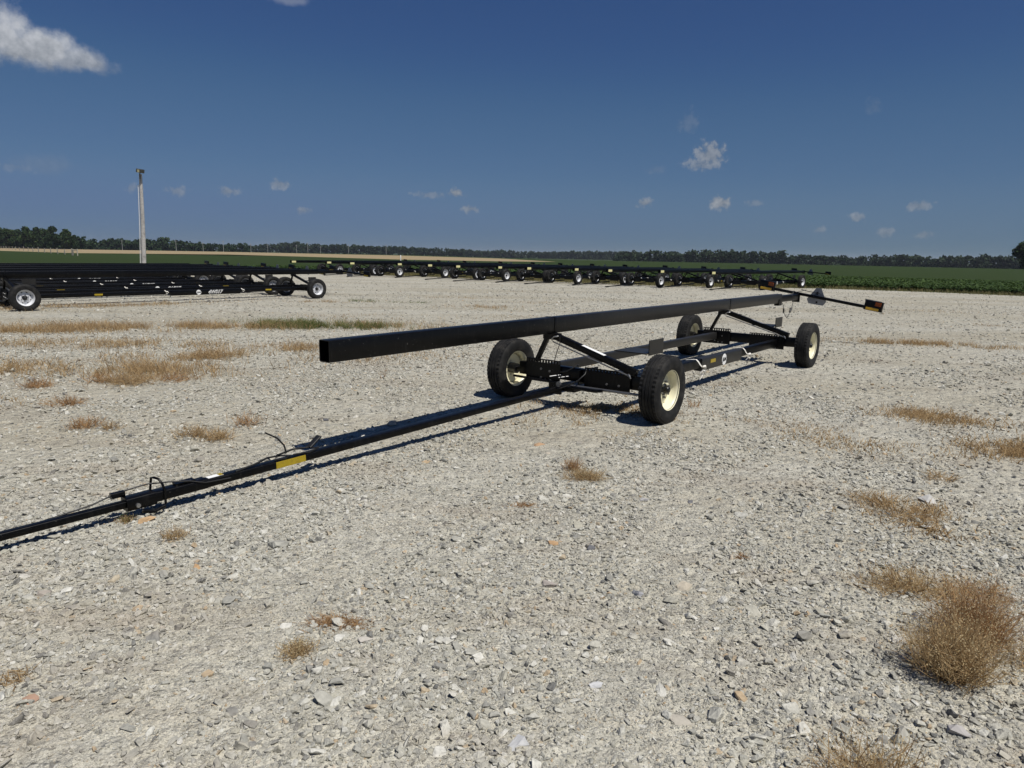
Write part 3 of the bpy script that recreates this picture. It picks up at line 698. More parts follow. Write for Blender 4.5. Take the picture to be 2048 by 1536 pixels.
    if detail == 1:
        for s in (1.9, sleeve[0] - .05, 4.95, sleeve[1] + .05): part('stand_leg', MB().bar((s, ft, .10), (s, ft, .29), .05, .05, .006), K, root, 60)
    # axles with bolted plates, props, diagonal braces and saddles
    ms = wheel_meshes(*rim) if not isinstance(rim[0], bpy.types.Mesh) else rim
    for i, s0 in enumerate((0.0, L)):
        part('axle_beam', MB().bar((s0, -.84, .375), (s0, .84, .375), .10, .15, .012), K, root, 60)
        fs = s0 - .075
        pn = part('bolt_plate', perforated(fs, .09, .66, .25, .485, 14) if detail else MB().box(fs, fs + .01, .09, .66, .25, .485), K, root)
        pf = part('bolt_plate', perforated(fs, -.72, -.24, .25, .515, 12) if detail else MB().box(fs, fs + .01, -.72, -.24, .25, .515), K, root)
        if detail:
            for t, h in ((.38, .33), (.53, .33), (.38, .26), (.53, .26)): part('bolt', hexbolt(fs, t, h), MAT['bolt'], pn)
            for t, h in ((-.50, .40), (-.38, .385), (-.50, .30), (-.44, .28), (-.37, .28)): part('bolt', hexbolt(fs, t, h), MAT['bolt'], pf)
            for t in (-.78, .78): part('knuckle', MB().bar((s0, t, .25), (s0, t, .48), .07, .09, .02), K, root, 60)
        part('spindle', MB().tube([(s0, -.93, .348), (s0, -.75, .352)], .036, 10), K, root, 60)
        part('spindle', MB().tube([(s0, .75, .352), (s0, .93, .348)], .036, 10), K, root, 60)
        part('prop', MB().bar((s0 - .03, -.60, .48), (s0 - .03, -.43, .82), .045, .06, .006, upv=(1, 0, 0)), K, root, 60)
        br = part('brace', MB().bar((s0 - .05, -.34, .795), (s0 - .05, .72, .485), .075, .065, .008, upv=(1, 0, 0)), K, root, 60)
        part('pivot_bracket', MB().box(s0 - .10, s0 + .03, -.47, -.30, .755, .82), K, root)
        if detail == 2:
            part('pivot_pin', MB().tube([(s0 - .10, -.34, .745), (s0 - .13, -.33, .765), (s0 - .135, -.29, .795), (s0 - .10, -.26, .80)], .008, 8), MAT['steel'], br, 60)
            part('slide_rod', MB().tube([(s0 - .115, -.32, .735), (s0 - .115, .68, .455)], .008, 8), MAT['bolt'], br, 60)
            part('hook_pin', MB().tube([(s0 - .115, .66, .475), (s0 - .135, .68, .47), (s0 - .135, .695, .435)], .009, 8), MAT['steel'], br, 60)
            if i == 0: part('warning_label', MB().bar((s0 - .052, .04, .795 - .38 * .2925 + .038), (s0 - .052, .33, .795 - .67 * .2925 + .038), .055, .003, .001, upv=(0, 0, 1)), MAT['sticker'], br)
            else: part('warning_label', MB().bar((s0 - .052, .10, .795 - .44 * .2925 + .038), (s0 - .052, .30, .795 - .64 * .2925 + .038), .055, .003, .001, upv=(0, 0, 1)), MAT['alu'], br)
        sx, sz = -.34 * i, .09 * i; sp = part('saddle', MB().box(s0 - .02, s0 + .34, .42 + sx, .80 + sx, .690 - sz, .702 - sz), MAT['dusty_rail'], root)
        part('saddle_stop', MB().box(s0 + .03, s0 + .35, .801 + sx, .812 + sx, .675 - sz, .835 - sz), MAT['dusty_rail'], sp)
        part('saddle_post', MB().bar((s0 + .20, .61 + sx, .40), (s0 + .20, .61 + sx, .6885 - sz), .16, .20, .008), K, sp, 60)
        for t, far in ((1.0, False), (-1.0, True)):
            w_ = add_wheel(root, ms, s0, t, far, detail > 0, spin=.4 + 1.3 * i + t)
            if detail == 0: w_.scale = (1.09, 1.0, 1.09); w_.location.z = WR * 1.09 - .014
    # steering: tie rods and the pivot the tongue hangs on
    if detail:
        part('tie_rod', MB().tube([(-.17, -.02, .275), (-.17, .86, .285)], .014, 8), MAT['bolt'], root, 60)
        part('tie_rod', MB().tube([(-.13, -.86, .285), (-.13, -.20, .275)], .014, 8), K, root, 60)
        part('steering_arm', MB().box(-.20, .10, -.24, .10, .245, .262), K, root)
        part('tongue_pivot', MB().bar((-.10, -.14, .13), (-.10, -.14, .40), .10, .12, .012), K, root, 60)
        part('pivot_bracket', MB().box(-.17, .12, -.30, .02, .20, .24), K, root)
    if detail == 2:
        part('hose', MB().tube([(-.09, .12, .46), (-.14, .14, .42), (-.20, .08, .34), (-.26, -.05, .27), (-.30, -.14, .235)], .008, 8), MAT['rubber'], root, 60)
        part('hose', MB().tube([(-.10, -.30, .52), (-.12, -.26, .62), (-.10, -.235, .72), (-.08, -.25, .80)], .005, 6), MAT['rubber'], root, 60)
        part('steering_box', MB().bar((-.22, -.10, .20), (-.22, -.10, .36), .12, .10, .02), K, root, 60)
        part('grease_cap', MB().tube([(-.285, -.10, .30), (-.31, -.10, .30)], .03, 12), MAT['bolt'], root, 60)
        part('gusset', MB().box(-.12, -.085, -.36, -.20, .14, .26), K, root)
        part('gusset', MB().box(-.10, .30, .02, .035, .28, .44), K, root)
        part('drag_link', MB().tube([(-.20, .02, .262), (-.21, .30, .262), (-.20, .40, .275)], .018, 8), K, root, 60)
        part('hose', MB().tube([(-.09, .02, .50), (-.15, -.02, .47), (-.17, -.10, .42), (-.12, -.20, .40)], .008, 8), MAT['rubber'], root, 60)
        part('linkage_rod', MB().tube([(-.16, -.32, .34), (.30, .02, .40)], .010, 8), MAT['bolt'], root, 60)
        part('linkage_rod', MB().tube([(-.16, -.20, .34), (.34, .12, .39)], .010, 8), MAT['bolt'], root, 60)
    # tongue
    hinge, mid, tip = tongue
    tg = part('tongue', MB().bar(hinge, mid, .080, .056, .008), K, root, 60)
    part('tongue_slide', MB().bar(mid, tip, .055, .044, .006), K, tg, 60)
    d = (Vector(tip) - Vector(mid)).normalized(); e = Vector(tip) + d * .22
    ho = MB().bar(tuple(Vector(tip) - d * .02 + Vector((0, -.035, 0))), tuple(e + Vector((0, -.035, 0))), .014, .06, .005); ho.bar(tuple(Vector(tip) - d * .02 + Vector((0, .035, 0))), tuple(e + Vector((0, .035, 0))), .014, .06, .005)
    part('hitch_clevis', ho, K, tg, 60)
    if detail == 2:
        hv, mv = Vector(hinge), Vector(mid); ln = (mv - hv).length; dd = (mv - hv) / ln
        def on(s, t=0, h=0):                   # point on the tongue at distance s from the frame
            k = (hinge[0] - s) / (hinge[0] - mid[0]); q = hv.lerp(mv, k); return (q[0], q[1] + t, q[2] + h)
        part('hinge_bolt', MB().tube([on(.02, .035), on(.02, .075)], .024, 14), MAT['steel'], tg, 50)
        part('reflector', MB().bar(on(-3.74, .0415), on(-3.49, .0415), .004, .050, .001), MAT['yellow'], tg)
        sc = MB().bar(on(-4.62, 0, .004), on(-4.26, 0, .004), .090, .066, .008); sc.bar(on(-4.78, 0, .0), on(-4.60, 0, .0), .096, .084, .010)
        part('slide_housing', sc, K, tg, 60)
        part('latch_block', MB().bar(on(-4.84, -.04, .060), on(-4.76, -.04, .060), .04, .036, .006), K, tg, 60)
        part('latch_pin', MB().tube([on(-4.72, .04, -.012), on(-4.72, .062, -.012)], .014, 14), MAT['steel'], tg, 50)
        hd = [on(-4.55, .050, -.055), on(-4.55, .052, .04), on(-4.56, .045, .085), on(-4.57, .02, .115), on(-4.585, -.01, .122), on(-4.59, -.040, .117), on(-4.60, -.045, .03)]
        part('latch_handle', MB().tube(hd, .008, 8), K, tg, 60)
        part('latch_lever', MB().tube([on(-4.70, .06, -.055), on(-4.63, .07, -.075), on(-4.56, .06, -.06)], .012, 8), K, tg, 60)
        part('plate', MB().bar(on(-4.46, -.01, .044), on(-4.33, -.01, .044), .06, .012, .002), K, tg)
        st_ = part('label', MB().bar(on(-4.24, -.005, .0300), on(-4.13, -.005, .0300), .045, .002, .0005), MAT['sticker'], tg)
        part('label_stripe', MB().bar(on(-4.16, -.005, .0318), on(-4.13, -.005, .0318), .045, .001, .0003), MAT['yellow'], st_)
        cb = [on(-5.3, -.02, 0.015), on(-4.95, -.04, 0.035), on(-4.80, -.045, 0.070), on(-4.62, -.045, 0.080), on(-4.50, .01, 0.075), on(-4.38, .04, 0.055), on(-4.28, .052, 0.020), on(-4.1, .052, 0.006)]
        part('cable', MB().tube(cb, .0055, 6), MAT['rubber'], tg, 60)
        co = [on(-4.05, .03, 0.033), on(-3.90, .02, 0.045), on(-3.78, -.01, 0.060), on(-3.68, -.02, 0.051), on(-3.60, .01, 0.040), on(-3.66, .035, 0.035), on(-3.74, .03, 0.041), on(-3.70, -.01, 0.060), on(-3.55, -.03, 0.070), on(-3.42, -.02, 0.055), on(-3.36, .02, 0.045), on(-3.45, .035, 0.035), on(-3.58, .02, 0.045)]
        part('cable_loop', MB().tube(co, .0075, 6), MAT['rubber'], tg, 60)
        part('cable_end', MB().tube([on(-3.62, -.01, .06), on(-3.63, -.02, .12), on(-3.67, -.04, .18), on(-3.75, -.07, .235)], .0065, 6), MAT['rubber'], tg, 60)
        part('rubber_flap', MB().bar(on(-3.42, -.02, .055), on(-3.30, -.05, .115), .05, .018, .006), MAT['rubber'], tg, 60)
        # wiring hanging from the rear of the beam
        x = beam1
        w1 = [(x - .02, bt + .07, .83), (x + .06, bt + .075, .78), (x + .10, bt + .08, .70), (x + .12, bt + .08, .62), (x + .22, bt + .09, .55), (x + .33, bt + .09, .50), (x + .45, bt + .09, .57), (x + .55, bt + .09, .66), (x + .66, bt + .08, .74), (x + .80, bt + .05, .85)]
        wl = part('wiring', MB().tube(w1, .006, 6), MAT['rubber'], root, 60)
        part('plug', MB().tube([(x + .10, bt + .08, .70), (x + .12, bt + .08, .62)], .016, 8), MAT['rubber'], wl, 60)
        part('plug', MB().tube([(x + .50, bt + .09, .61), (x + .57, bt + .09, .69)], .022, 8), MAT['rubber'], wl, 60)
        part('wiring', MB().tube([(st - .45, bt + .05, .96), (st - .38, bt + .06, 1.04), (st - .26, bt + .07, 1.01), (st - .12, bt + .2, 1.05), (st, bt + .1, 1.06), (st + .03, -.2, 1.03), (st + .02, .05, .99)], .007, 6), MAT['rubber'], root, 60)
        br = MB().box(x - .20, x - .06, bt + .066, bt + .078, hc - .12, hc - .02); br.box(x - .17, x + .03, bt - .03, bt + .06, hc - .14, hc - .0915)
        part('bracket', br, K, root)
    # white tie straps knotted round the near rail
    if True:
        for k, s in enumerate((sleeve[0] - .16, sleeve[1] + .06)):
            o = ft + .062
            pts = [(s - .10, ft - .05, .41), (s - .06, ft, .417), (s - .02, o - .01, .415), (s, o + .012, .385), (s + .05, o + .02, .34), (s + .10, o + .03, .305)]
            c0 = (s + .11, o + .035, .29); kn = 1.0
            if detail < 2: pts = pts[2:4]; c0 = (s + .02, o + .03, .345); kn = 1.0
            sp = part('strap', ribbon(pts, .034), MAT['strap'], root)
            part('strap_knot', MB().tube([(c0[0] - .03, c0[1], c0[2] + .025), (c0[0] + .02, c0[1] + .012, c0[2] + .03), (c0[0] + .05, c0[1] + .005, c0[2] - .005), (c0[0] + .01, c0[1] + .015, c0[2] - .035), (c0[0] - .03, c0[1] + .01, c0[2] - .015)], [.012 * kn, .018 * kn, .017 * kn, .014 * kn, .009 * kn], 8), MAT['strap'], sp, 60)
            if detail == 2:
                part('strap_ring', MB().tube([(c0[0] - .02, c0[1] + .01, c0[2] - .01), (c0[0] - .10, c0[1], c0[2] - .05), (c0[0] - .09, c0[1], c0[2] - .075), (c0[0] + .02, c0[1] + .01, c0[2] - .07), (c0[0] + .01, c0[1] + .01, c0[2] - .02)], .006, 6), MAT['steel'], sp, 60)
                part('strap_tail', ribbon([(c0[0], c0[1] + .008, c0[2] - .04), (c0[0] - .04, c0[1] + .014, c0[2] - .09), (c0[0] - .10, c0[1] + .01, c0[2] - .125)], .03, (.7, .0, .7)), MAT['strap'] if k == 0 else MAT['bark'], sp)
    return root, ms

HEAD = math.radians(51.78)
main, _ = make_trailer(5.08, (MAT['cream'], False, 96), 2, -3.15, 7.98, ((.08, -.15, .235), (-4.70, -.325, .104), (-6.35, -.375, .075)), 2.74)
main.location = (.777, 7.758, 0); main.rotation_euler.z = HEAD
tag(main, 'black header trailer with cream wheels standing alone on the gravel in front', 'trailer', 'black header trailers on the lot')

# the tight group of long trailers with white wheels
ORD = ['first', 'second', 'third', 'fourth', 'fifth', 'sixth', 'seventh', 'eighth', 'ninth', 'tenth', 'eleventh', 'twelfth']
head_l = math.atan2(25.38 - 18.48, -7.09 + 12.86); ax_l = Vector((math.cos(head_l), math.sin(head_l))); nr_l = Vector((ax_l.y, -ax_l.x))
o_l = Vector((-12.86, 18.48)) - nr_l * 1.0
proto_l, _ = make_trailer(8.99, (MAT['white_rim'], True, 64), 1, -3.2, 10.0, ((.08, -.05, .19), (-3.6, -.1, .10), (-4.6, -.12, .07)), 4.88, 5.42, False, True, (4.0, 6.3), (1.95, 7.35))
for i in range(5):
    o = proto_l if i == 0 else copy_tree(proto_l)
    q = o_l - nr_l * 2.66 * i + ax_l * (0, -.12, .1, -.2, .15)[i]
    o.location = (q.x, q.y, 0); o.rotation_euler.z = head_l + (0, .004, -.003, .005, -.004)[i]
    lab = 'black long header trailer with white wheels, front of the tight group by the wooden pole' if i == 0 else \
          'black long header trailer, %s behind the front one of the tight group by the pole' % ORD[i - 1]
    tag(o, lab, 'trailer', 'black header trailers on the lot')

# the far row along the edge of the bean field
proto_r, _ = make_trailer(5.08, (MAT['white_rim'], False, 40), 0, -3.15, 7.6, ((.08, -.05, .2), (-2.4, -.15, .10), (-3.3, -.18, .06)), 2.74, None, True)
axm = Vector((math.cos(HEAD), math.sin(HEAD))); nrm = Vector((axm.y, -axm.x))
FF = [(12.44, 41.1), (9.62, 42.28), (7.01, 42.61), (4.79, 43.81), (2.50, 45.02), (.30, 46.22), (-1.90, 47.43), (-4.25, 48.90), (-6.87, 51.2), (-9.6, 52.0), (-12.0, 53.6), (-14.6, 55.2)]
for i, q in enumerate(FF):
    o = proto_r if i == 0 else copy_tree(proto_r)
    q = (q[0] * .968, q[1] * .968); c_ = Vector(q) + nrm * 1.0 + axm * (0, .35, -.1, .45, -.3, .25, -.35, .2, .5, -.3, .1, -.4)[i]
    o.location = (c_.x, c_.y, 0); o.rotation_euler.z = HEAD - .11 * max(0, 1 - i / 5) + (0, .022, -.02, .012, -.006, .016, -.012, -.004, .02, -.015, .012, .03)[i]
    lab = 'black header trailer with white wheels at the right end of the far row' if i == 0 else \
          'black header trailer in the far row by the bean field, %s from its right end' % ORD[i] if i < 11 else \
          'black header trailer with white wheels at the left end of the far row'
    tag(o, lab, 'trailer', 'black header trailers on the lot')

# ------------------------------------------------------------------ light pole, fence, utility poles, marker
def make_light_pole():
    root = bpy.data.objects.new('light_pole', None); C.objects.link(root); root.location = (-22.89, 43.75, 0)
    part('pole', MB().tube([(0, 0, -.02), (.12, 0, 2.0), (.20, 0, 4.0), (.26, 0, 6.05)], [.145, .13, .11, .085], 14), MAT['pole'], root, 60)
    part('conduit', MB().tube([(-.19, .04, 0), (-.03, .04, 2.6), (.10, .05, 5.4)], .02, 8), MAT['conduit'], root, 60)
    h = part('floodlight', MB().bar((.20, .18, 6.24), (.56, .28, 6.18), .26, .22, .03), MAT['lamp'], root, 60)
    part('lens', MB().box(.27, .50, .355, .37, 6.12, 6.28), MAT['lens'], h)
    part('bracket', MB().tube([(.27, .10, 5.75), (.30, .16, 6.0), (.34, .19, 6.16)], .03, 8), MAT['lamp'], root, 60)
    tag(root, 'weathered wooden pole with a floodlight behind the group of trailers', 'light pole')
make_light_pole()
def make_fence():
    root = bpy.data.objects.new('wire_fence', None); C.objects.link(root); a = Vector((-80.5, 131.0, 0)); root.location = a
    b = Vector((-250, 345, 0)); d = (b - a); n = 17; tops = []
    for k in range(n + 1):
        q = d * (k / n) ** 1.25; h = 1.25 + .1 * math.sin(k * 2.3); lean = .06 * math.sin(k * 1.7)
        part('post', MB().tube([(q.x, -q.y, -.05), (q.x + lean, -q.y, h)], [.09, .08], 8), MAT['post'], root, 60); tops.append(q)
    q = Vector((-2.9, 3.3, 0)); part('post', MB().tube([(q.x, -q.y, -.05), (q.x + .1, -q.y, 1.2)], [.10, .09], 8), MAT['post'], root, 60)
    part('rail', MB().tube([(0, 0, 1.05), (q.x, -q.y, 1.02)], .06, 8), MAT['post'], root, 60)
    for h in (.35, .65, .95, 1.15): part('wire', MB().tube([(t.x, -t.y, h) for t in tops], .012, 4), MAT['wire'], root)
    tag(root, 'low wooden post and wire fence along the wheat field behind the trailers', 'fence')
make_fence()
def utility_pole(x, y, h):
    z = -drop(x, y); root = bpy.data.objects.new('utility_pole', None); C.objects.link(root); root.location = (x, y, z)
    part('pole', MB().tube([(0, 0, -.3), (0, 0, h)], [.15, .11], 8), MAT['pole'], root, 60)
    part('crossarm', MB().box(-1.0, 1.0, -.06, .06, h - .75, h - .6), MAT['pole'], root)
    return root
UP = [(253, 480, 7.3), (359, 480, 7.4), (412, 480, 6.2), (452, 480, 7.6), (506, 500, 6.4), (539, 560, 7.6), (596, 520, 6.3), (618, 500, 7.6), (643, 560, 6.6), (698, 520, 7.2), (772, 500, 7.2)]
for i, (px_, d_, h_) in enumerate(UP):
    tag(utility_pole((px_ - 1024) / 1400 * d_, d_, h_), 'thin grey utility pole in front of the woods, %s from the left' % ORD[i], 'utility pole', 'utility poles along the far road')
mk = part('marker_post', MB().tube([(0, 0, -.05), (0, 0, 1.06), (0, 0, 1.1)], [.09, .09, .06], 10), MAT['conduit'], None, 60, (-22.2, 139, 0))
tag(mk, 'short white marker post standing in the bean field above the far row', 'marker post')

# ------------------------------------------------------------------ trees and woods
def crown_cloud(lobes, n, size, g):             # leaf sprays spread through a set of lobes; returns verts, faces
    V = np.zeros((n, 4, 3)); w = np.array([l[3] ** 2 for l in lobes]); w /= w.sum(); k = g.choice(len(lobes), n, p=w); L_ = np.array(lobes)[k]
    d = g.normal(size=(n, 3)); d /= np.linalg.norm(d, axis=1)[:, None]; rad = g.random(n) ** .38
    P = L_[:, :3] + d * (L_[:, 3] * rad)[:, None] * np.array([1, 1, .82])
    a = g.normal(size=(n, 3)); a = a + d * .2; a /= np.linalg.norm(a, axis=1)[:, None]
    b = np.cross(a, g.normal(size=(n, 3))); b /= np.linalg.norm(b, axis=1)[:, None]
    s = size * g.uniform(.6, 1.35, n)[:, None]
    V[:, 0] = P - a * s; V[:, 1] = P + b * s * .7; V[:, 2] = P + a * s; V[:, 3] = P - b * s * .7
    o = np.arange(n) * 4; F = np.stack([o, o + 1, o + 2, o + 3], 1)
    return V.reshape(-1, 3), F
def tree_proto(seed, h, w, nleaf, size, mat):
    g = np.random.default_rng(seed); root = bpy.data.objects.new('tree', None); C.objects.link(root)
    tr = MB(); tr.tube([(0, 0, -.3), (.05, .03, h * .25), (.12, -.05, h * .5), (0, .1, h * .78)], [h * .030, h * .024, h * .016, h * .006], 8)
    for k in range(6):
        a = k * 1.05 + g.random(); z = h * (.28 + .07 * k); tr.tube([(0.05, 0, z), (math.cos(a) * w * .22, math.sin(a) * w * .22, z + h * .10), (math.cos(a) * w * .38, math.sin(a) * w * .38, z + h * .16)], [h * .012, h * .008, h * .003], 6)
    part('trunk', tr, MAT['bark'], root, 60)
    lobes = []
    for k in range(15):
        a = g.uniform(0, 2 * PI); z = g.uniform(.14, .90); env = math.sin(min(1, max(.12, (z - .08) / .86)) * PI) ** .6
        rr = g.random() ** .6 * .34 * w * env; lobes.append((rr * math.cos(a), rr * math.sin(a), z * h, w * g.uniform(.13, .23)))
    lobes.append((0, 0, h * .5, w * .3))
    V, F = crown_cloud(lobes, nleaf, size, g)
    place('crown', quick_mesh('crown', V, F.tolist(), mat), root)
    return root
protos = [tree_proto(50 + i, 10.5, (8.5, 9.5, 7.5, 10)[i], 4200, .50, MAT['tree' if i % 2 else 'tree2']) for i in range(4)]
used = [False] * 4
def put_tree(i, x, y, sc, rz, label, group='trees at the edge of the fields', z=None):
    o = protos[i] if not used[i] else copy_tree(protos[i]); used[i] = True
    o.location = (x, y, -drop(x, y) if z is None else z); o.scale = (sc, sc, sc); o.rotation_euler.z = rz
    tag(o, label, 'tree', group)
# left wood edge: trees one can tell apart, photo columns in hundredths of the picture width
LT = [(-22, 1.08), (2, 1.0), (22, 1.10), (42, 1.06), (60, 1.02), (78, 1.12), (97, 1.16), (116, 1.12), (131, 1.14), (154, 1.06), (172, .80)]
for i, (px_, sc) in enumerate(LT):
    d_ = 405 + 14 * math.sin(i * 2.1); x = (px_ - 1024) / 1400 * d_ * 1.012
    lab = 'dark leafy tree at the left wood edge, %s from the left frame' % ORD[i]
    if i == 9: lab = 'slender tree standing clear at the right end of the left wood'
    if i == 10: lab = 'low tree just past the slender tree at the end of the left wood'
    put_tree(i % 4, x, d_, sc * (1.0 if i != 9 else 1.0), i * 1.3, lab)
put_tree(3, 148.5, 206, .86, 2.0, 'broad dark tree cut by the right edge of the picture', z=-1.2)
put_tree(1, 163.0, 214, .70, .7, 'smaller tree behind the broad dark tree at the right edge', z=-1.2)
def woodland(name, label, spans, mat):
    VV, FF = [], []; off = 0; g = np.random.default_rng(sum(map(ord, name)))
    for px0, px1, d0, d1, h0, h1, rows, z0 in spans:
        x0, x1 = (px0 - 1024) / 1400 * d0, (px1 - 1024) / 1400 * d1
        ln = math.hypot(x1 - x0, d1 - d0); n = max(3, int(ln / 3.6))
        for rw in range(rows):
            for k in range(n):
                t = (k + g.uniform(-.4, .4)) / n; x = x0 + (x1 - x0) * t; y = d0 + (d1 - d0) * t + rw * 7 + g.uniform(-3, 3)
                zb = -drop(x, y) + z0; h = (h0 + (h1 - h0) * t) * (1 + .06 * g.normal() + .09 * math.sin(t * ln / 38 + rw) + .04 * math.sin(t * ln / 11)); h = max(h, 3)
                w = h * g.uniform(.7, 1.05); lobes = []
                for q in range(7):
                    a = g.uniform(0, 2 * PI); z = g.uniform(.04, .84); rr = g.random() * .40 * w
                    lobes.append((x + rr * math.cos(a), y + rr * math.sin(a), zb + z * h, w * g.uniform(.17, .30)))
                V, F = crown_cloud(lobes, 210, h * .085, g); VV.append(V); FF.append(F + off); off += len(V)
    m = bpy.data.meshes.new(name); V = np.concatenate(VV); F = np.concatenate(FF)
    m.from_pydata(V.tolist(), [], F.tolist()); m.materials.append(mat)
    return tag(place(name, m), label, None, None, 'stuff')
woodland('woodland', 'dark wood behind the separate trees at the left', [(-250, 190, 425, 430, 10.2, 9.6, 2, 0), (-700, -250, 420, 425, 10, 10.2, 1, 0)], MAT['tree2'])
woodland('woodland', 'low dark wood running behind the light pole', [(160, 300, 600, 610, 10.8, 13.0, 2, 0), (300, 505, 610, 620, 11.6, 8.6, 2, 0)], MAT['tree2'])
woodland('woodland', 'distant wood beyond the wheat field', [(490, 560, 950, 960, 8, 11.5, 2, 3.5), (560, 700, 960, 960, 11.5, 11.5, 2, 3.5), (700, 925, 960, 980, 11.5, 10.5, 2, 3.0)], MAT['far_tree'])
woodland('woodland', 'far thin wood on the skyline above the middle of the far row', [(900, 1260, 1200, 1150, 12.0, 13.5, 2, 0)], MAT['far_tree'])
woodland('woodland', 'long dark wood beyond the bean field', [(1230, 1400, 640, 620, 10.0, 12.6, 2, 0), (1400, 1560, 620, 610, 12.6, 11, 2, 0), (1560, 1720, 610, 600, 10.6, 9.6, 2, 0), (1720, 1900, 600, 560, 9.6, 11.6, 2, 0), (1900, 2080, 560, 520, 11.6, 11.0, 2, 0), (2080, 2700, 520, 480, 11, 11, 1, 0)], MAT['far_tree'])

# ------------------------------------------------------------------ summer haze
def make_haze():
    hm = bpy.data.materials.new('air'); hm.use_nodes = True; nt = hm.node_tree; nt.nodes.remove(nt.nodes['Principled BSDF'])
    pv = nt.nodes.new('ShaderNodeVolumePrincipled'); pv.inputs['Color'].default_value = (.80, .87, .97, 1)
    pv.inputs['Density'].default_value = .00010; pv.inputs['Anisotropy'].default_value = .2
    nt.links.new(pv.outputs[0], nt.nodes['Material Output'].inputs['Volume'])
    tag(part('haze', MB().box(-9500, 9500, -9500, 9500, -8, 30), hm, None), 'thin summer haze over the fields', None, None, 'stuff')
make_haze()

# ------------------------------------------------------------------ bean crop and verge
def make_crop():
    src = []
    for i in range(5):
        g = np.random.default_rng(300 + i); n = 60; V = np.zeros((n, 4, 3))
        P_ = np.column_stack([g.normal(0, .17, n), g.normal(0, .17, n), g.uniform(.10, .34, n)]); a_ = g.uniform(0, 2 * PI, n); tl = g.normal(0, .35, (n, 2)); s_ = g.uniform(.045, .085, n)
        u_ = np.column_stack([np.cos(a_), np.sin(a_), tl[:, 0]]) * s_[:, None]; v_ = np.column_stack([-np.sin(a_), np.cos(a_), tl[:, 1]]) * s_[:, None] * .75
        V[:, 0], V[:, 1], V[:, 2], V[:, 3] = P_ - u_, P_ + v_, P_ + u_, P_ - v_; V = V.reshape(-1, 3); F = np.arange(4 * n).reshape(n, 4)
        src.append(bpy.data.objects.new('bean_plant', quick_mesh('bean_plant', V, F.tolist(), MAT['soy'])))
    P = []
    for a, b, dens in ((30, 58, 11.0), (58, 80, 6.0)):
        q = wedge(int(.86 * (b * b - a * a) * dens), a, b)
        far = q + np.array([-.25, -.9]) / .93 * 1.6
        ok = ~in_poly(q, LOT) & ~in_poly(far, LOT)
        for fx, fy in FF:                       # none under the parked row
            dx, dy = q[:, 0] - fx, q[:, 1] - fy; a_ = dx * axm.x + dy * axm.y; t_ = dx * nrm.x + dy * nrm.y
            ok &= ~((a_ > -1.5) & (a_ < 6.5) & (t_ > -.8) & (t_ < 2.8))
        P.append(q[ok])
    q = np.concatenate(P); n = len(q); print('bean plants', n)
    d = np.hypot(q[:, 0], q[:, 1]); s = np.clip((86 - d) / 22, .35, 1) * rng.uniform(.75, 1.15, n)
    scatter('soybean_crop', np.column_stack([q, np.full(n, -.012)]), np.column_stack([np.zeros(n), np.zeros(n), rng.uniform(0, 6.28, n)]), np.column_stack([s, s, s]), rng.integers(0, 5, n), src, 'low green soybean crop covering the field beyond the lot')
make_crop()
def make_verge():
    P = []
    for (x0, y0), (x1, y1) in zip(EDGE[1:-1], EDGE[2:]):
        ln = math.hypot(x1 - x0, y1 - y0); n = int(ln * 150); t = rng.random(n); nx, ny = -(y1 - y0) / ln, (x1 - x0) / ln
        if ny < 0: nx, ny = -nx, -ny
        o = rng.normal(.5, .8, n); P.append(np.stack([x0 + (x1 - x0) * t + nx * o, y0 + (y1 - y0) * t + ny * o, np.full(n, -.01)], 1))
    # rough grass the far row stands in
    n = 26000; i = rng.integers(0, len(FF), n); s = rng.uniform(-.4, 6.0, n); t = rng.uniform(-.6, 2.6, n); F_ = np.array(FF)
    q = np.stack([F_[i, 0] + axm.x * s + nrm.x * t, F_[i, 1] + axm.y * s + nrm.y * t, np.full(n, -.01)], 1); P.append(q)
    P = np.concatenate(P); n = len(P)
    V, F = blades(P, rng.uniform(.08, .30, n), rng.uniform(.2, 1.2, n), rng.uniform(.006, .014, n))
    tag(place('verge_grass', quick_mesh('verge_grass', V, F, MAT['olive'])), 'rough olive grass along the edge of the lot', None, None, 'stuff')
make_verge()
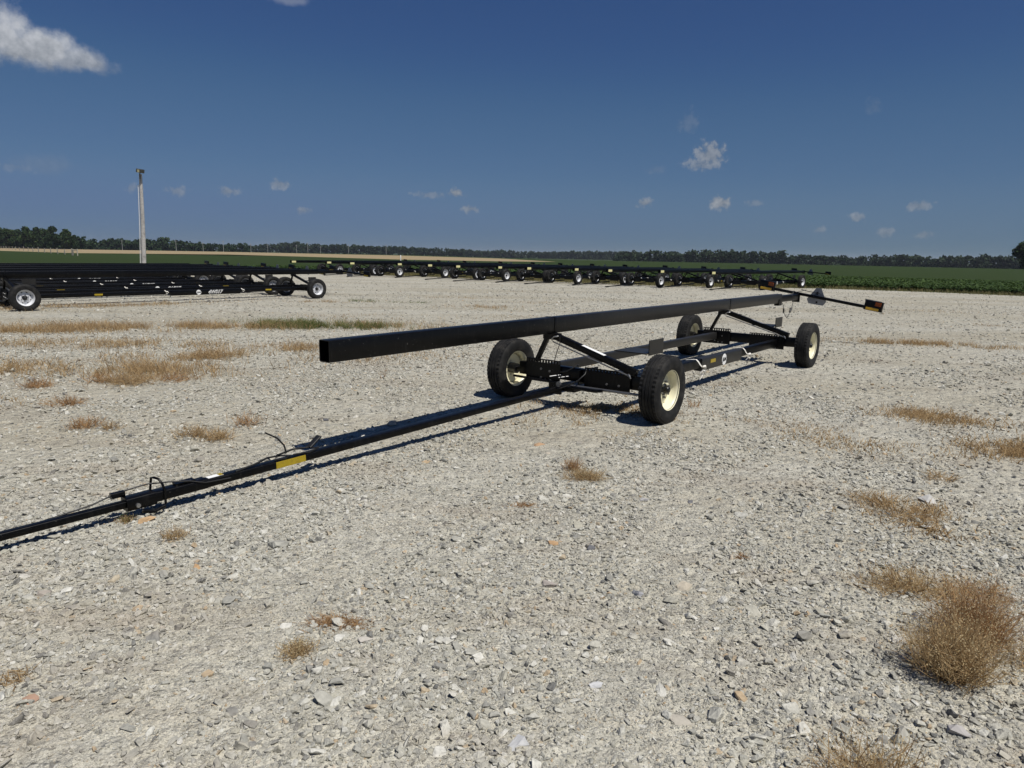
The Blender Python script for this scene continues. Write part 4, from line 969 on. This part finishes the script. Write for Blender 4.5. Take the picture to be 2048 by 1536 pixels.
grass_patch('dry_grass', 'thin tan dry grass growing in patches through the gravel', [
    (-4.9, 15.9, 2.2, .50, .15, 9000, .20), (-7.9, 15.0, 2.6, .45, .15, 9000, .20), (-9.6, 14.0, 2.0, .35, .2, 5000, .18), (-2.9, 15.6, 1.2, .6, .0, 3000, .16),
    (-6.9, 12.3, 2.4, .5, .1, 4500, .14), (-4.7, 10.9, 1.6, .5, .1, 3500, .16), (-5.2, 9.6, 1.6, .5, .1, 4500, .18), (-7.2, 9.6, 1.0, .4, .1, 2200, .16), (-3.5, 12.2, 2.0, .5, 0, 2500, .12), (-2.2, 11.2, 1.2, .6, 0, 1500, .10),
    (.95, 7.60, .75, .30, -.4, 5200, .06), (.70, 6.85, .6, .25, -.3, 2400, .05), (1.7, 7.3, .8, .4, -.3, 1500, .03), (2.6, 6.9, .9, .4, 0, 1500, .03),
    (8.2, 14.5, 1.5, .35, -.1, 5200, .14), (9.3, 14.0, .9, .3, -.1, 2400, .12), (4.7, 7.5, .7, .3, -.2, 2200, .10), (4.6, 6.1, .5, .3, 0, 2200, .12), (3.4, 6.4, .8, .4, 0, 1500, .05),
    (2.69, 4.55, .30, .16, .2, 1700, .07), (2.75, 4.30, .25, .14, 0, 700, .06), (-13, 19.5, 3.0, .6, .6, 4500, .14), (-10.5, 22, 3, .6, .7, 3000, .12), (-6.4, 23.6, 1.2, .35, .2, 1800, .14), (-1.0, 22.5, 1.4, .5, 0, 1500, .12), (-3.6, 18.4, 2, .6, 0, 1500, .08), (-2.4, 27, 1.6, .5, 0, 900, .08), (1.2, 25, 1.4, .4, 0, 700, .07), (.2, 19.5, 1.6, .5, .1, 800, .06), (4.8, 22, 1.6, .4, 0, 700, .07), (13, 19, 2, .5, -.2, 900, .07), (15, 24, 2.4, .5, -.2, 900, .08), (-9.5, 10.5, 1.2, .5, 0, 1500, .12), (-6, 7.4, .8, .3, 0, 700, .08)], MAT['dry'])
grass_patch('green_grass', 'strip of green grass in the gravel before the tight trailer group', [(-4.3, 15.75, 1.5, .32, .12, 6500, .24), (-5.4, 16.3, 1.2, .35, .1, 2600, .22), (-3.4, 15.5, .9, .2, .1, 1500, .18), (-5.2, 24.2, .5, .2, 0, 700, .14), (-3.6, 24.0, .7, .15, 0, 500, .1)], MAT['green'])

# ------------------------------------------------------------------ single weeds
weed('bushy_weed', 'largest bushy tan weed at the lower right of the lot', (1.86, 2.66), .23, .29, 800, 'dry', 3600, 'dry_pale', .8, (1.0, .9), .3, wid=.0018, up_=.20)
weed('bushy_weed', 'second bushy weed grown into the back of the largest bushy weed', (2.12, 2.93), .24, .30, 700, 'rust', 3000, 'dry_pale', .8, (1.0, .9), .9, wid=.0018, up_=.20)
weed('bushy_weed', 'bushy tan weed cut by the bottom edge of the picture', (1.20, 1.98), .20, .22, 420, 'dry', 1800, 'dry_pale', 1.0)
weed('bushy_weed', 'low brown weed spreading behind the largest bushy weed', (2.10, 3.42), .22, .16, 330, 'dry', 1100, 'dry_pale', 1.1, (1.4, .8), -.2)
weed('bushy_weed', 'small rusty weed on the right of the low brown spreading weed', (2.44, 3.36), .20, .11, 240, 'rust', 500, 'dry', 1.1, (1.2, .8))
weed('bushy_weed', 'dry weed fringe on the right flank of the largest bushy weed', (2.28, 2.72), .18, .12, 200, 'dry', 500, 'dry_pale', 1.1)
weed('tufted_weed', 'round tan tuft in the middle of the gravel before the near wheel', (.58, 5.20), .14, .10, 420, 'dry', 900, 'dry_pale', 1.0, (1.2, .8))
weed('tufted_weed', 'upright brown tuft just behind the round tan tuft', (.50, 5.42), .09, .13, 160, 'rust', 160, 'dry', .7)
weed('tufted_weed', 'flat rusty tuft on bare gravel left of the round tan tuft', (.10, 4.58), .09, .03, 160, 'rust', 0, lean=1.3, squash=(1.4, .6))
weed('tufted_weed', 'flat dark rust tuft in the lower middle of the lot', (-.79, 2.98), .12, .05, 330, 'rust', 120, 'rust', 1.25, (1.3, .6))
weed('tufted_weed', 'small mossy yellow tuft beside the flat dark rust tuft', (-.90, 2.74), .07, .06, 230, 'dry', 700, 'dry_pale', 1.0)
weed('tufted_weed', 'yellowish tuft on the camera side of the trailer tongue', (-2.00, 3.93), .08, .08, 160, 'dry', 300, 'dry_pale', 1.0)
weed('tufted_weed', 'tiny green tinged tuft beside the tongue latch', (-2.42, 4.17), .06, .06, 110, 'dry', 160, 'green', 1.0)
for x, y, rr, h, n, m_, lab in [
    (-4.08, 6.50, .14, .15, 220, 'rust', 'brown twiggy weed left of the tongue, nearest the left frame'),
    (-3.80, 6.45, .10, .12, 120, 'dry', 'pale thin weed right of the brown twiggy weed'),
    (-4.85, 7.45, .18, .14, 240, 'rust', 'twiggy weed behind the brown twiggy weed near the left frame'),
    (-2.92, 6.25, .16, .16, 220, 'dry', 'tan weed with wiry stems behind the tongue cable'),
    (-2.68, 6.18, .15, .13, 320, 'dry', 'dense tan weed right of the wiry stemmed weed'),
    (-2.60, 6.70, .14, .19, 150, 'rust', 'sparse dark weed standing right of the dense tan weed'),
    (-5.80, 8.40, .20, .16, 260, 'rust', 'brown weed at the left frame edge in the dry patch'),
    (-4.85, 8.75, .32, .20, 520, 'dry', 'wide brown weed clump in the middle of the left dry patch'),
    (-5.25, 8.80, .20, .18, 220, 'rust', 'smaller weed on the left of the wide brown clump'),
    (-5.2, 9.7, .30, .22, 300, 'dry', 'tall dry weed behind the wide brown clump'),
    (-4.4, 9.0, .25, .16, 200, 'rust', 'thin weed on the right of the wide brown clump'),
    (-4.80, 11.0, .40, .24, 420, 'dry', 'broad dry weed far behind the wide brown clump'),
    (-3.70, 12.0, .30, .20, 260, 'dry', 'dry weed beneath the front end of the load beam'),
    (-1.96, 2.52, .07, .04, 120, 'dry', 'small flat weed at the lower left frame edge'),
    (1.34, 3.79, .05, .03, 90, 'rust', 'tiny rust tuft on the gravel in the right foreground'),
    (2.60, 4.75, .18, .12, 260, 'dry', 'tan weed behind the orange grass on the right'),
    (2.72, 4.48, .20, .08, 420, 'dry', 'orange tan matted weed on the right of the lot'),
    (4.55, 7.65, .22, .12, 300, 'dry', 'dry weed right of the tyre track on the right'),
    (4.55, 6.08, .20, .12, 300, 'dry', 'dry weed touching the right frame edge'),
    (3.42, 5.35, .14, .08, 160, 'dry', 'thin weed on the gravel left of the right frame edge'),
    (2.1, 7.9, .08, .14, 40, 'rust', 'single sparse weed right of the near front wheel'),
    (-1.75, 9.4, .06, .22, 22, 'rust', 'lone dark stalk beneath the load beam')]:
    weed('tufted_weed', lab, (x, y), rr * 1.2, h, int(n * .6), m_, int(n * .7), 'dry_pale' if m_ == 'dry' else 'dry', .95, wid=.0014 + .0002 * y)

# ------------------------------------------------------------------ single stones
def rock(label, x, y, size, col, flat=.4, rz=0.0, tilt=(0, 0), seed=1):
    m = simple('stone_' + label.split()[0], col, .9, noise=(9 / size * .1, tuple(c * .72 for c in col), .4, .7), bump=(14, .35, .02))
    o = place('stone', hull_mesh('stone', 900 + seed, 13, flat * .85, m, .40, size, 2), None, (x, y, -.02 * size), (tilt[0], tilt[1], rz))
    tag(o, label, 'stone', 'larger stones lying on the gravel')
O_, G_, D_, B_ = (.42, .27, .14), (.42, .41, .40), (.13, .13, .135), (.45, .40, .31)
for i, a in enumerate([
    ('flat orange stone in the middle of the foreground gravel', .26, 3.94, .085, O_, .4), ('orange stone near the tongue on the left foreground', -1.69, 3.54, .085, O_, .35),
    ('pale orange stone beside the tongue latch', -2.29, 4.18, .13, (.46, .31, .17), .4), ('dark grey stone right of the flat orange stone', .48, 3.87, .075, D_, .7),
    ('dark flat stone among the gravel before the near wheel', 1.27, 4.71, .075, D_, .35), ('grey block with a dark face behind the orange stones', .95, 4.72, .08, G_, .6),
    ('rounded grey stone right of the foreground centre', .66, 3.32, .075, (.36, .36, .37), .75), ('flat cream slab right of the rounded grey stone', .92, 3.42, .12, B_, .3),
    ('pair sized pinkish slab left of the rounded grey stone', .22, 3.42, .12, (.36, .32, .28), .4), ('orange brown slab near the near front wheel', .26, 6.15, .14, (.40, .26, .15), .2),
    ('tan stone at the lower left of the foreground', -1.22, 2.57, .08, (.44, .34, .22), .35), ('white rounded stone behind the largest bushy weed', 1.98, 3.13, .07, (.55, .52, .46), .8),
    ('dark upright stone below the largest bushy weed', 1.70, 2.40, .075, (.17, .165, .16), .9), ('grey pointed stone with brown top below the bushy weed', 1.66, 2.29, .10, (.38, .36, .34), .7),
    ('large pale grey slab at the bottom middle of the foreground', .05, 2.19, .11, (.47, .47, .46), .3), ('mottled tan slab under the dark rust tuft', -.63, 2.85, .10, (.44, .41, .36), .25),
    ('dark flat stone behind the tongue cable', -1.90, 6.95, .12, (.09, .09, .095), .35), ('orange slab on the gravel right of the tongue', -.70, 5.55, .13, (.44, .33, .2), .25),
    ('long tan slab at the bottom right of the foreground', .65, 2.33, .10, (.40, .37, .31), .35), ('pale stone with a dark side by the orange matted weed', 3.0, 4.80, .16, (.47, .46, .43), .55),
    ('pale triangular stone in the lower foreground', .36, 2.54, .07, (.52, .52, .51), .35), ('brown stone at the left frame edge of the foreground', -2.29, 3.21, .10, (.35, .31, .26), .35),
    ('rust brown stone in the bottom left corner', -1.81, 2.39, .07, (.36, .23, .16), .35), ('cream slab below the tongue slide', -2.81, 4.66, .16, (.46, .42, .34), .2)]):
    rock(*a, rz=i * 1.9, tilt=(.12 * math.sin(i * 3.1), .12 * math.cos(i * 2.3)), seed=i)
